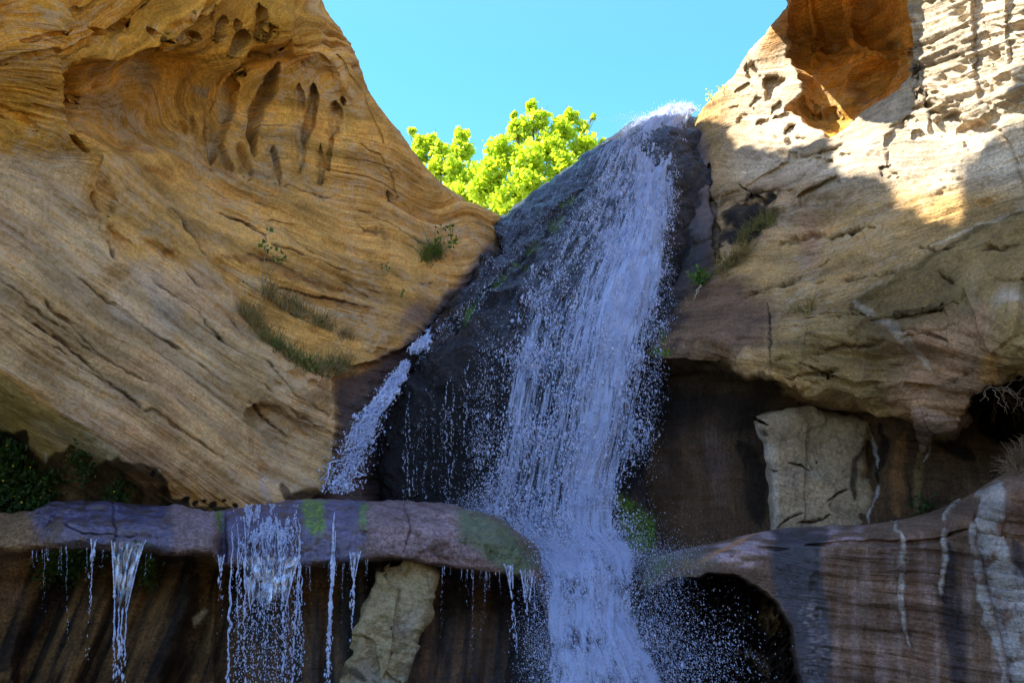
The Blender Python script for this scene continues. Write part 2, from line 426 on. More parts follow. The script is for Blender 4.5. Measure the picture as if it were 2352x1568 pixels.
# --- colour of the stone
up = sstep(520, 180, W + 0.1*U + 60*noise(L.V*0.6))
L.paint(ORANGE, 0.85*up)
L.paint((0.46, 0.14, 0.015), 0.75*L.ell(140, 230, 60, 85, 10, 0.6))
L.paint((0.60, 0.31, 0.04), 0.6*L.ell(60, 330, 120, 90, 0, 0.8))
L.paint((0.30, 0.17, 0.04), 0.6*L.ell(330, 230, 170, 80, -10, 0.8)*sstep(-0.3, 0.3, noise(L.V*1.2)))
L.paint((0.60, 0.31, 0.065), 0.8*sstep(560, 900, U)*sstep(620, 300, W))
L.paint((0.30, 0.21, 0.10), 0.5*niche*sstep(-0.2, 0.3, noise(L.V*1.7)))
for pts, w in (([(655,140),(648,170),(640,190)],11),([(722,198),(718,225)],9),([(768,238),(768,262)],11),([(420,150),(480,118),(520,100)],9),([(590,128),(640,124),(690,134)],8)):
    L.paint((0.22, 0.10, 0.02), 0.5*L.stroke(pts, w, 0.8))  # flute tops and brow edge painted darker
for cx, cy, rx, ry in ((716,272,13,30),(766,292,14,22),(605,250,12,50),(596,330,12,26),(700,360,14,50),(640,350,20,30),(600,395,40,16),(510,210,60,24),(400,190,60,22),(560,235,22,50)):
    L.paint((0.25, 0.215, 0.14), 0.6*L.ell(cx, cy, rx, ry, 8, 0.7)*sstep(-0.3, 0.2, noise(V3(L.V[...,0]*1.2, L.V[...,1], L.V[...,2]*5))))
low = L.poly([(-500,350),(130,360),(250,554),(330,640),(471,610),(554,718),(617,781),(708,839),(778,868),(780,1110),(600,1170),(300,1070),(0,870),(-500,600)], 20, 0.8)
L.paint(SAND, 0.9*low)
L.paint((0.50, 0.29, 0.15), 0.5*low*sstep(0.0, 0.5, noise(V3(A*0.4, Q*1.0, 0*A))))
L.paint((0.46, 0.37, 0.27), 0.6*L.ell(330, 690, 260, 150, 33, 0.8)*sstep(-0.3, 0.3, noise(L.V*2.1)))
L.paint((0.44, 0.23, 0.10), 0.6*L.ell(420, 1000, 260, 60, 25, 0.7)*sstep(-0.2, 0.3, noise(L.V*2.6+4)))
L.paint((0.56, 0.30, 0.09), 0.6*sstep(900, 1060, U)*sstep(480, 520, W))
for cx, cy in ((330,345),(430,372),(360,395),(500,400)):
    L.paint((0.36, 0.14, 0.03), 0.7*L.ell(cx, cy, 60, 12, 18, 0.6))
L.paint((0.34, 0.15, 0.04), 0.75*L.stroke([(500,585),(600,600),(680,640),(790,665)], 16))
L.paint((0.30, 0.13, 0.035), 0.75*L.stroke([(640,655),(760,690),(860,705)], 12))
L.paint((0.52, 0.37, 0.19), 0.75*L.stroke([(505,610),(570,640),(650,665),(760,720),(850,730)], 14))
# olive underside and black seep stain with a scalloped edge
und = L.poly([(-500,655),(0,868),(83,924),(179,975),(260,1030),(310,1066),(420,1150),(400,1320),(-500,1320)], 7, 0.6)
L.paint(OLIVE, 0.95*und)
L.paint((0.42, 0.37, 0.25), 0.6*und*L.stroke([(60,960),(160,1020),(250,1050),(330,1085),(420,1140)], 40))
stain = L.poly([(-500,985),(0,990),(30,1000),(60,990),(68,1040),(95,1058),(120,1040),(150,1035),(158,1028),(165,1045),(200,1050),(210,1075),(218,1075),(240,1056),(275,1042),(300,1056),(330,1064),(362,1078),(385,1105),(400,1135),(430,1142),(445,1158),(600,1172),(600,1320),(-500,1320)], 3, 0.9)
L.paint((0.055, 0.035, 0.014), stain)
L.paint((0.16, 0.10, 0.042), 0.75*stain*sstep(0.0, 0.4, noise(V3((U+0.35*W)/26, (W)/170, 0*U)))*sstep(60,120,U))
L.paint((0.012, 0.009, 0.006), stain*sstep(130, 20, U)*0.9)
for (cx, cy, r) in ((428,1142,9),(450,1152,7),(468,1148,6),(488,1158,9),(512,1150,5),(537,1160,7),(350,1085,7)):
    L.paint(DARK, L.ell(cx, cy, r*1.3, r, 0, 0.4, 0.6))
L.paint((0.40, 0.36, 0.30), L.stroke([(208,1052),(205,1075),(190,1110)], 4)*0.8)
L.paint((0.40, 0.36, 0.30), L.stroke([(103,1040),(98,1062)], 5)*0.8)
# wet purple rock under the small cascade
cut2 = L.poly([(778,868),(830,855),(880,820),(930,790),(960,760),(1010,700),(1120,560),(1200,600),(900,1300),(640,1300),(690,1165),(762,1110),(774,1000)], 14, 1.0)
L.paint((0.15, 0.095, 0.085), 0.9*cut2); L.wet = np.maximum(L.wet, 0.75*cut2)
L.paint(PURP, 0.6*L.ell(960, 720, 70, 40, -35, 0.8)); L.wet = np.maximum(L.wet, 0.5*L.ell(960, 720, 80, 45, -35, 0.8))
L.paint((0.02,0.016,0.012), 0.9*L.ell(690, 1140, 50, 18, -8, 0.6)); L.paint((0.03,0.02,0.016), 0.8*L.ell(655, 1130, 16, 30, -30, 0.5))
L.paint((0.46,0.36,0.27), 0.8*L.stroke([(590,1090),(606,1130),(622,1168)], 14))
for pts in ([(0,655),(120,740),(260,830)],[(60,760),(200,850),(360,950),(520,1060)],[(180,640),(320,740),(470,840)],[(300,600),(420,690),(560,820)],[(590,800),(680,900),(770,960)],[(600,880),(690,960),(770,1000)],[(0,560),(90,620)],[(420,620),(520,720),(600,810)],
        [(542,475),(645,535),(750,595)],[(820,520),(900,550),(950,575)],[(565,590),(680,630),(770,660)],[(850,600),(930,640),(1010,650)],[(700,620),(800,650),(880,690)],[(640,430),(760,455),(860,500)],[(20,620),(180,760),(300,860),(420,930)]):
    e = L.stroke(pts, 4.2, 1.3)*sstep(-0.35, 0.05, noise(L.V*1.9 + 13)); L.paint((0.10, 0.065, 0.035), 0.75*e); L.push(-0.03*e, False)
for pts, w in (([(500,490),(560,510),(615,545)],5),([(380,475),(420,520),(471,581)],4),([(560,640),(640,690),(720,745)],5),([(640,655),(720,680),(860,705)],4),([(840,495),(900,520),(985,575)],5),
        ([(565,918),(600,950),(660,1000)],4),([(0,690),(90,750),(180,810),(260,880),(330,930)],6),([(0,640),(60,690)],4),([(620,560),(700,590),(800,625)],3.5),([(880,440),(905,470)],6),
        ([(250,554),(268,600)],6),([(206,445),(240,500)],7),([(775,868),(708,839),(617,781),(554,718)],5)):
    e = L.stroke(pts, w, 0.8); L.paint((0.05, 0.035, 0.025), 0.8*e); d = -0.05*e; L.push(d, False)
L.refresh()

# ================================================================== RIGHT CLIFF
net = [
 [(1740,-500,22),(1620,-500,17),(1990,-500,16),(2080,-500,15),(2180,-500,14),(2270,-500,13.2),(2352,-500,12.6),(2700,-500,11)],
 [(1700,-72,23),(1655,-76,17.2),(1740,-74,15.3),(1860,-72,14.8),(2050,-72,14.7),(2195,-110,14.2),(2352,-110,12.9),(2700,-110,11)],  # unseen overhang above, put in to shade the orange hollow
 [(1880,-5,24),(1802,-5,18),(1900,0,17.4),(2000,0,16.4),(2085,0,15.2),(2200,0,14.1),(2352,0,12.9),(2700,0,11)],
 [(1800,95,24),(1745,98,18.6),(1860,100,17.8),(1980,100,16.6),(2085,110,15.3),(2200,110,14.2),(2352,110,13),(2700,110,11)],
 [(1720,195,24),(1665,197,19.6),(1800,200,18),(1960,210,17),(2090,210,15.4),(2210,210,14.3),(2352,210,13.1),(2700,210,11)],
 [(1640,285,24),(1598,282,20.6),(1750,310,18.2),(1920,320,16.6),(2070,310,15.3),(2210,320,14.3),(2352,320,13.3),(2700,320,11.2)],
 [(1575,420,20.5),(1585,420,19.2),(1740,430,17.4),(1900,430,16),(2060,420,14.9),(2210,430,14),(2352,430,13.1),(2700,430,11.2)],
 [(1545,560,19),(1565,560,17.9),(1720,560,16.6),(1890,560,15.2),(2060,560,14.2),(2210,550,13.4),(2352,530,12.6),(2700,520,11)],
 [(1515,700,17.8),(1535,700,16.9),(1690,690,15.8),(1850,690,14.4),(2040,680,13.5),(2200,670,12.7),(2352,660,12),(2700,650,10.6)],
 [(1475,795,17),(1500,803,16.1),(1640,795,15.2),(1760,780,14.2),(2000,790,13.2),(2200,790,12.4),(2352,770,11.7),(2700,760,10.4)],
 [(1475,825,16.6),(1500,830,16.0),(1650,832,15.1),(1765,862,14.1),(1990,905,13.4),(2180,960,12.8),(2352,850,12.1),(2700,800,10.6)],
 [(1475,865,16.6),(1500,870,16.4),(1660,885,16.0),(1800,905,15.1),(1990,945,14.5),(2170,1000,13.8),(2352,900,13.2),(2700,850,11.6)],
 [(1470,1000,16.3),(1500,1000,16),(1660,1000,15.8),(1800,1000,15.5),(2000,1020,14.9),(2180,1050,14.3),(2352,1000,13.7),(2700,950,12.2)],
 [(1470,1340,15.9),(1500,1340,15.5),(1660,1320,15.3),(1800,1320,15.1),(2000,1310,14.6),(2180,1280,13.9),(2352,1240,13.3),(2700,1200,12)],
]
net = [r + [(3500, r[-1][1], r[-1][2] - 2.2)] for r in net]
K = Patch(net, [30,24,40,45,45,60,65,65,55,30,35,45,70], [20,85,95,80,80,85,40,24], (0.40, 0.25, 0.095))
U, W = K.U, K.W; x, y, z = K.V[...,0], K.V[...,1], K.V[...,2]
K.q = (-W - 0.28*(U - 1700)*sstep(900, 500, W) + 0.12*(U-2000)*sstep(600,800,W))/150.0 + 0.3*noise(K.V*0.5)
K.a = U/150.0
Q, A = K.q, K.a
d = 0.14*fbm(K.V*0.5+21, 3)
# overhanging orange alcove with ribs
alc = K.poly([(1830,-60),(1818,60),(1815,130),(1840,160),(1850,215),(1810,255),(1870,285),(1908,320),(1945,290),(1975,262),(2020,240),(2060,212),(2090,160),(2086,60),(2090,-60)], 9, 0.9)
d -= 0.85*alc*(0.45 + 0.55*sstep(1790, 1900, U))
d -= 0.55*K.ell(1950, 170, 45, 40, -25, 0.5)*alc
d -= 0.35*K.ell(2060, 50, 40, 40, 0, 0.5)*alc
d -= 0.3*K.ell(1980, 110, 60, 90, 10, 0.7)*alc
d += 0.35*K.stroke([(1905,-30),(1925,60),(1960,120),(1985,140)], 20)*alc
d += 0.22*K.stroke([(2010,120),(2040,160),(2050,220),(2010,260)], 16)*alc
d += 0.25*K.stroke([(1850,-20),(1860,60),(1845,130)], 12)*alc
for (cx, cy, rx, ry, an, dep) in [(1775,197,26,30,20,.45),(1730,160,20,22,30,.3),(1862,238,45,16,-15,.25),(1817,308,16,24,12,.4),(1755,280,16,10,-20,.28),(1840,310,16,6,-15,.2),(1700,280,10,6,-30,.15),
        (1712,205,14,9,-30,.2),(1690,240,12,6,-30,.14),(1735,235,18,8,-30,.16),(1790,255,18,10,-20,.25),(1800,275,22,8,-20,.2),(1900,345,26,8,-22,.12),(1880,370,30,8,-20,.12),(1940,350,18,8,-20,.14),
        (2055,330,28,50,14,.3),(2045,395,18,14,0,.2),(2110,310,22,12,0,.2),(2090,280,22,9,-15,.2),(2120,250,26,9,-10,.2),(2180,290,50,30,25,.25),(2235,330,24,26,0,.18),(2140,225,30,16,-20,.3)]:
    e = K.ell(cx, cy, rx*1.1, ry*1.1, an, 0.35, 1.7); d -= dep*e
# pillars on the far right: each one steps forward
s1 = K.poly([(2088,-560),(2900,-560),(2900,300),(2300,240),(2240,285),(2190,265),(2150,275),(2120,240),(2100,190),(2090,110)], 7, 0.7)
d += 0.55*s1
s2 = K.poly([(2262,-560),(2900,-560),(2900,240),(2352,235),(2300,205),(2275,140),(2262,60)], 8, 0.8)
d += 0.5*s2
d -= 0.75*K.poly([(2222,-600),(2262,-600),(2266,90),(2280,150),(2302,205),(2290,250),(2255,240),(2240,190),(2232,90)], 6, 0.8)
d -= 0.40*K.poly([(2312,-600),(2345,-600),(2342,60),(2338,150),(2320,150),(2316,60)], 5, 0.9)
d -= 0.5*K.poly([(2092,40),(2106,50),(2112,140),(2130,210),(2160,262),(2140,270),(2112,215),(2096,120)], 4, 0.6)
d -= 0.35*K.ell(2190, 262, 60, 22, 5, 0.5, 1.2); d -= 0.3*K.ell(2150, 150, 20, 34, 20, 0.5, 1.5)*0
d += step(K, [(2190,305),(2240,280),(2300,300),(2330,360),(2352,440)], -0.25, 60, 8)
# long bright edge: rock below is cut back
d += step(K, [(2420,455),(2352,482),(2270,515),(2200,540),(2120,580),(2040,625),(1960,690)], -0.30, 160, 7, 0.5)
d += step(K, [(1620,470),(1700,440),(1800,380),(1880,350),(1950,330)], -0.20, 60, 8)
d += step(K, [(1830,455),(1870,430),(1925,398)], -0.32, 46, 5, 0.6)
d += step(K, [(1640,520),(1700,470),(1760,440),(1830,440)], -0.18, 60, 9)
d += step(K, [(1600,640),(1650,610),(1720,575),(1790,500)], 0.22, 60, 8)
d += step(K, [(2100,430),(2170,400),(2200,340),(2230,310)], 0.1, 50, 10)
d += step(K, [(1800,760),(1900,720),(2050,730),(2200,700)], -0.12, 50, 8)
# vertical cleft right of the falls
d -= 0.5*K.stroke([(1570,300),(1562,400),(1552,480),(1545,560)], 14, 0.6)
d -= 0.4*K.stroke([(1628,380),(1640,500),(1650,600)], 9, 0.6)
d += 0.35*K.ell(1600, 520, 40, 70, -20, 0.8); d += 0.3*K.ell(1600, 420, 30, 55, -25, 0.8)
K.push(d); K.anchor(1 - 0.55*alc)
# relief
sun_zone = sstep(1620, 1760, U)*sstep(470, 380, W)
c1, h1 = cells(V3(A*2.2, Q*4.5, y*1.0)); c2, h2 = cells(V3(A*5.0, Q*10, y*2.0) + 3)
pits = K.ell(2220, 430, 90, 70, 30, 0.5) + K.poly([(1640,230),(1900,330),(2060,330),(2060,420),(1800,400),(1640,290)], 30) + 0.8*s1*sstep(2100,2140,U)
pits = np.clip(pits, 0, 1)
d = -0.15*pits*sstep(0.40, 0.12, c1)*(h1 > 0.4) - 0.05*pits*sstep(0.4, 0.12, c2)
d -= 0.13*alc*sstep(0.45, 0.15, c1)*(h1 > 0.35) + 0.06*alc*np.abs(fbm(K.V*1.6+4, 4))
nb = (1 - alc)
d += nb*0.06*fbm(V3(A*0.2, Q*2.6, 0*A), 4) + nb*0.03*fbm(V3(A*0.4, Q*8.5, 0*A+2), 4)
bul = K.poly([(2352,500),(2200,560),(2050,640),(1900,700),(1780,790),(1770,870),(2000,920),(2200,960),(2700,900),(2700,400)], 40)
d += bul*(0.10*fbm(V3(A*0.35, Q*3.2, 0*A+9), 4) + 0.05*np.abs(fbm(V3(A*0.8, Q*7, 0*A+3), 4)))
def beds(x, sharp=0.85):
    f = x - np.floor(x); return np.where(f < sharp, f/sharp, (1 - f)/(1 - sharp))
qn = Q + 0.25*fbm(K.V*0.8 + 5, 3); amp = 0.5 + 0.8*noise(V3(A*0.5, Q*1.2, 0*A + 31))
rough_zone = np.clip(bul + 0.35*sstep(430, 520, W)*(1 - alc) + 0.5*K.poly([(1640,520),(1700,440),(1840,360),(1960,330),(1900,460),(1760,560)], 30), 0, 1)
d += rough_zone*(0.13*np.clip(amp, 0, 1.4)*(beds(-qn*1.5) - 0.5) + 0.05*np.clip(amp, 0.2, 1.4)*(beds(-qn*4.6 + 0.3) - 0.5))
ck, hk = cells(V3(A*1.6 + 0.3*noise(K.V*1.2), Q*1.5, y*0.8) + 9); d += rough_zone*0.12*(hk - 0.5)*sstep(0.0, 0.4, noise(K.V*0.7 + 17) + 0.2)
d += s1*0.05*fbm(V3(A*0.9, Q*9, 0*A+5), 4)
d += 0.03*fbm(K.V*2.6, 4) + 0.010*fbm(K.V*12, 3)
# fractured lip under the bulge
lip = K.stroke([(1500,815),(1640,810),(1760,850),(1990,905),(2180,960),(2352,860)], 60, 0.6, False)
d += lip*0.10*fbm(K.V*1.7+9, 3)
K.push(d)
# colour
K.paint((0.62, 0.51, 0.36), 0.9*sun_zone)  # sunlit slope painted paler so the light reads stronger
K.paint((0.74, 0.37, 0.055), 0.95*alc)  # orange stone, painted brighter for the glow bounced from the lit slope
K.paint((0.55, 0.21, 0.03), 0.6*alc*sstep(-0.1, 0.4, noise(K.V*1.1)))
K.paint((0.52, 0.42, 0.29), 0.85*s1)  # pillars painted paler as well, for the sun on them
K.paint((0.42, 0.27, 0.15), 0.6*K.ell(1760, 480, 180, 110, -25, 0.7))
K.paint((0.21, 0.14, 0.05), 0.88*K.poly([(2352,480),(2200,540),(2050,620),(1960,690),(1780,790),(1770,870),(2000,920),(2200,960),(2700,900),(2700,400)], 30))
K.paint((0.50, 0.24, 0.06), 0.75*K.ell(1790, 60, 46, 120, 18, 0.6))
K.paint((0.11, 0.075, 0.022), 0.6*K.stroke([(2420,470),(2352,496),(2200,556),(2060,638),(1960,706)], 13, 0.8, False)); K.paint((0.52, 0.42, 0.28), 0.7*K.stroke([(2420,448),(2352,476),(2270,510),(2200,535),(2120,574)], 6, 0.8))  # shade under the long edge painted dark, its bright rim pale
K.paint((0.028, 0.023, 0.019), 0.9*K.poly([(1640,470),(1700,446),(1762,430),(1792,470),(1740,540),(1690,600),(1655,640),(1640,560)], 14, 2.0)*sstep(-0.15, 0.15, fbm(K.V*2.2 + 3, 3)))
for pts in ([(1780,840),(1900,805),(2060,792),(2200,742)],[(1800,872),(1950,850),(2100,832)],[(1900,742),(2050,722),(2200,692)],[(1960,702),(2060,760),(2180,782)],[(1760,802),(1850,832),(1990,900)],[(1860,660),(1980,640),(2080,610)],[(1700,690),(1800,660),(1900,600)],[(2100,560),(2200,580),(2352,560)],
            [(2150,640),(2250,650),(2352,630)],[(1780,560),(1900,540),(2000,520)],[(1690,480),(1760,460),(1860,400)],[(2050,880),(2150,900),(2220,860)]):
    e = K.stroke(pts, 6.5, 1.5)*sstep(-0.4, 0.0, noise(K.V*1.7 + 5)); K.paint((0.07, 0.045, 0.02), 0.75*e); K.push(-0.07*e, False)
K.paint((0.28, 0.15, 0.085), 0.6*K.poly([(2050,760),(2270,700),(2300,860),(2210,1010),(2120,1000),(2050,930)], 30))
K.paint((0.45, 0.23, 0.055), 0.7*K.ell(2275, 850, 28, 60, 0, 0.7))
K.paint((0.44, 0.36, 0.25), 0.6*K.stroke([(1960,690),(2040,740),(2080,790),(2130,860)], 16))
K.paint((0.45, 0.42, 0.38), 0.5*K.ell(2320, 720, 60, 80, 0, 0.8)*sstep(-0.1, 0.3, noise(K.V*1.5)))
K.paint((0.33, 0.17, 0.10), 0.6*K.ell(1860, 560, 40, 110, 5, 0.8))
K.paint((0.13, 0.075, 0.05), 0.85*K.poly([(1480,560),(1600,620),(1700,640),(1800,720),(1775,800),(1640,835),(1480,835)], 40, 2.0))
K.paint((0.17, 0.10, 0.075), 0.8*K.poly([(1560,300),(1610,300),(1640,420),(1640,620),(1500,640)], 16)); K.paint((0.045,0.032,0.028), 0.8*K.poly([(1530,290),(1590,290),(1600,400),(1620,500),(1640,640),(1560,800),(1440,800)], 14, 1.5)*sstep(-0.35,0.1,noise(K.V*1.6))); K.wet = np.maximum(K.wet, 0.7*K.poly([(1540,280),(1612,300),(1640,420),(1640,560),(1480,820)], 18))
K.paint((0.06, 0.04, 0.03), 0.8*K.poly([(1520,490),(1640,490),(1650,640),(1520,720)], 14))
for pts, w in (([(1650,560),(1720,470),(1790,440)],26),([(1660,480),(1700,560),(1670,600)],22),([(1730,450),(1740,500),(1690,560)],20)):
    K.paint((0.025, 0.021, 0.018), 0.92*K.stroke(pts, w*1.5, 2.4)*sstep(-0.35, 0.05, noise(K.V*3)))
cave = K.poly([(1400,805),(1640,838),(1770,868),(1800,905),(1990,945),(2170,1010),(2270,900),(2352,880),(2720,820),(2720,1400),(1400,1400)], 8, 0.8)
K.paint((0.058, 0.035, 0.02), 0.95*cave)  # shade of the recess painted into the rock
K.q = K.q*(1 - cave) + cave*(0.5*U/150.0 + 0.15*noise(K.V*0.8)); K.a = K.a*(1 - cave) + cave*(-W/150.0)
K.paint((0.12, 0.085, 0.075), 0.55*cave*K.ell(1600, 1080, 110, 160, 0, 0.8)*sstep(-0.3, 0.3, noise(V3(U/60, W/200, 0*U))))
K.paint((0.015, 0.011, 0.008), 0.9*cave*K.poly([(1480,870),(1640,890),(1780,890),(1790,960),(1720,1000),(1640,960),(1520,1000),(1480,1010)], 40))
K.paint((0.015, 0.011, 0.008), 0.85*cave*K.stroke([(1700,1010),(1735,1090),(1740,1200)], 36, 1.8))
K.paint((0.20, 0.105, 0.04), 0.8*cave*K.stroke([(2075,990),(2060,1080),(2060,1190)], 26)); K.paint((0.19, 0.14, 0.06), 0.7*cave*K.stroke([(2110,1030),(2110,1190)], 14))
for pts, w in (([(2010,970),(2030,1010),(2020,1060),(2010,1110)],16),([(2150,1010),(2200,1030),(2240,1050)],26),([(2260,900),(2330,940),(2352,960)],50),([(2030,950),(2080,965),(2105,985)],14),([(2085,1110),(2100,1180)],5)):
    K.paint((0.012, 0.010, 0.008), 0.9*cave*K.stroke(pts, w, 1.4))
hol = K.poly([(2228,940),(2262,896),(2310,880),(2352,868),(2720,850),(2720,1010),(2352,1000),(2290,1010),(2250,985)], 8, 1.4); K.paint((0.010, 0.009, 0.007), 0.95*hol); K.push(-0.3*hol)  # hollow painted near black for its shade
drip = K.poly([(2100,930),(2230,960),(2225,990),(2205,975),(2190,1005),(2170,985),(2150,990),(2140,1010),(2125,1035),(2112,1030),(2105,980)], 4, 0.8)
K.paint((0.27, 0.19, 0.14), 0.85*drip); K.push(0.06*drip)
for pts, w in (([(2000,985),(2012,1050),(2014,1080)],6),([(2012,1110),(2000,1150),(1998,1200)],8),([(2140,1010),(2120,1060)],5)):
    K.paint((0.36, 0.36, 0.34), 0.8*K.stroke(pts, w, 0.8))
K.moss = np.maximum(K.moss, 0.9*K.stroke([(1520,700),(1512,740),(1530,790)], 12)); K.moss = np.maximum(K.moss, 0.95*K.ell(1515, 808, 34, 12, -15, 0.6))
K.moss = np.maximum(K.moss, K.poly([(1418,1120),(1455,1140),(1490,1180),(1508,1230),(1512,1290),(1440,1280),(1415,1200)], 12, 1.5)); K.moss = np.maximum(K.moss, 0.8*K.stroke([(1490,880),(1500,960)], 16)); K.moss = np.maximum(K.moss, 0.8*K.stroke([(1600,250),(1590,300),(1570,350)], 10))
for pts, w in (([(2088,20),(2092,110),(2108,200),(2128,240)],5),([(2262,50),(2268,110),(2290,170)],5),([(1765,700),(1770,790),(1768,850)],4),([(1690,420),(1760,470),(1800,440)],3)):
    e = K.stroke(pts, w, 0.6); K.paint((0.07, 0.045, 0.03), 0.7*e); K.push(-0.12*e, False)
K.refresh()

# ================================================================== BOULDER BEHIND THE FALLS
BK = (0.010, 0.0092, 0.0095)
net = [
 [(1130,560,27),(1150,535,28),(1250,460,28),(1350,395,28),(1450,325,28),(1530,290,28),(1600,285,28),(1680,320,27)],
 [(1128,530,24),(1135,512,21.6),(1250,430,21.4),(1350,358,21.3),(1450,292,21.3),(1520,262,21.2),(1600,268,21),(1680,300,20.6)],
 [(1115,575,21),(1100,570,19.5),(1230,530,19.1),(1330,480,18.9),(1430,430,18.8),(1520,400,18.7),(1580,400,18.8),(1680,420,19)],
 [(1105,632,20),(1088,628,18.3),(1190,620,17.7),(1290,600,17.4),(1400,570,17.2),(1500,560,17.2),(1560,560,17.6),(1660,560,18.2)],
 [(1050,705,18.6),(1030,708,17.1),(1120,700,16.6),(1240,700,16.3),(1370,700,16.2),(1480,700,16.4),(1540,700,16.9),(1640,700,17.6)],
 [(970,815,17.6),(945,825,16.1),(1050,800,15.7),(1180,800,15.6),(1330,800,15.6),(1460,800,15.9),(1530,800,16.5),(1620,800,17.2)],
 [(915,950,17),(890,952,15.7),(1000,930,15.35),(1130,920,15.35),(1290,920,15.4),(1420,920,15.6),(1510,920,16.2),(1600,920,16.9)],
 [(900,1070,17),(876,1070,15.6),(985,1060,15.45),(1110,1060,15.5),(1260,1060,15.6),(1390,1060,15.6),(1490,1060,16),(1590,1060,16.7)],
 [(905,1190,17),(882,1190,15.7),(985,1200,15.6),(1110,1210,15.6),(1260,1250,15.5),(1390,1270,15.4),(1490,1290,15.8),(1590,1290,16.6)],
 [(905,1750,17),(882,1750,15.7),(985,1750,15.6),(1110,1750,15.6),(1260,1750,15.4),(1390,1750,15.4),(1490,1750,15.8),(1590,1750,16.6)],
]
B = Patch(net, [22,50,50,55,55,55,50,50,40], [14,60,70,70,70,45,45], BK)
U, W = B.U, B.W
B.q = (-W - 0.85*U)/150.0; B.a = (U - W)/150.0
d = 0.12*fbm(B.V*0.7+5, 3) + 0.05*fbm(B.V*2.2, 4) + 0.025*fbm(B.V*7, 4)
# grooves that run down the slope
for pts, w, dep in (([(1300,470),(1235,560),(1130,655),(1040,745)],9,.12),([(1340,430),(1270,500),(1240,545)],7,.1),([(1200,520),(1130,610),(1060,700)],10,.06),([(1420,360),(1330,450),(1250,560),(1180,640)],9,.08)):
    e = B.stroke(pts, w, 0.6); d -= dep*e
    if w == 9 or w == 7: B.moss = np.maximum(B.moss, 0.85*B.stroke(pts, w*0.9, 0.6)*sstep(-0.2, 0.2, noise(B.V*2)))
d -= 0.5*B.ell(1128, 560, 26, 34, 0, 0.6)
D, S, T = B.line([(1080,690),(1150,640),(1230,610)], 0.8)
d += step(B, [(900,850),(960,790),(1040,735),(1120,690),(1200,660)], -0.16, 120, 10)
B.push(d)
B.paint((0.16, 0.085, 0.035), 0.6*B.stroke([(950,800),(1040,745),(1130,690)], 20)*sstep(-0.2, 0.3, noise(B.V*3)))
B.paint((0.006, 0.0055, 0.006), 0.9*B.poly([(930,830),(1040,760),(1150,700),(1180,760),(1120,1100),(880,1150),(880,950)], 40))
B.paint((0.12, 0.085, 0.06), 0.8*B.poly([(1440,1130),(1600,1000),(1620,1300),(1500,1300)], 20))
B.wet[:] = 0.95; B.push(0.05*fbm(V3(B.a*2.2, B.q*0.5, 0*B.a), 4))
B.moss = np.maximum(B.moss, 1.0*B.poly([(1418,1130),(1455,1150),(1485,1190),(1500,1230),(1505,1280),(1440,1270),(1415,1200)], 12))

# ================================================================== LEFT LEDGE
def ledge_cols(us): return us
us =   [-1100,-300,   0, 150, 300, 480, 510, 700, 900,1060,1170,1228,1262]
back = [1195,1190,1183,1154,1158,1172,1172,1152,1152,1163,1208,1262,1330]
low =  [1280,1276,1270,1254,1266,1276,1296,1298,1280,1304,1316,1338,1420]
yb =   [12.6,14.2,14.2,14.2,14.3,14.3,14.4,14.9,15.2,15.2,15.0,14.8,14.8]
yf =   [11.0,12.6,12.8,12.7,12.75,12.8,13.0,13.1,13.1,13.3,13.5,13.7,14.2]
rows = []
rows.append([(u, b + 14, yy + 0.6) for u, b, yy in zip(us, back, yb)])
rows.append([(u, b + 1, 0.45*yy + 0.55*f) for u, b, yy, f in zip(us, back, yb, yf)])
rows.append([(u, b + 0.42*(l - b), f + 0.08) for u, b, l, f in zip(us, back, low, yf)])
rows.append([(u, b + 0.85*(l - b), f - 0.03) for u, b, l, f in zip(us, back, low, yf)])
rows.append([(u, l + 3, f + 0.15) for u, l, f in zip(us, low, yf)])
rows.append([(u + (0 if u < 1200 else 4), l + 18, f + 1.0) for u, l, f in zip(us, low, yf)])
rows.append([(u + (0 if u < 1200 else 10), l + 60, f + 1.15) for u, l, f in zip(us, low, yf)])
rows.append([(u + (0 if u < 1200 else 10), 1440, f + 0.85) for u, l, f in zip(us, low, yf)])
rows.append([(u + (0 if u < 1200 else 10), 1590, f + 0.65) for u, l, f in zip(us, low, yf)])
rows.append([(u, 1800, f + 0.4) for u, l, f in zip(us, low, yf)])
E = Patch(rows, [14,34,34,26,26,36,50,60,20], [14,36,60,62,74,16,74,78,62,44,24,14], (0.17, 0.115, 0.10))
U, W = E.U, E.W
E.q = (-W)/150.0 + 0.15*noise(E.V*0.7); E.a = U/150.0
topb = np.interp(U, us, back); lowb = np.interp(U, us, low)
wall = sstep(-4, 10, W - lowb)
d = 0.07*fbm(E.V*0.9+2, 3) + 0.03*fbm(E.V*3, 4) + 0.010*fbm(E.V*12, 3)
stripe = (U + 0.42*(W - 1300)*sstep(700, 300, U) + 0.25*(W-1300)*sstep(700, 900, U)*0.4)
d += wall*(0.12*fbm(V3(stripe/55, W/420, 0*U), 3) + 0.05*fbm(E.V*1.6+7, 3))
d += wall*(0.28*E.stroke([(440,1270),(400,1400),(330,1568),(300,1700)], 60) + 0.2*E.stroke([(250,1330),(200,1450),(140,1600)], 40)) - 0.25*wall*E.stroke([(500,1340),(440,1450),(380,1600)], 46) - 0.3*wall*E.stroke([(180,1290),(100,1420),(40,1580)], 50)
d -= 0.18*E.poly([(496,1100),(520,1100),(520,1290),(498,1290)], 4, 0.4)
d -= 0.09*sstep(495, 505, U)*(1-wall)
E.push(d); E.anchor()
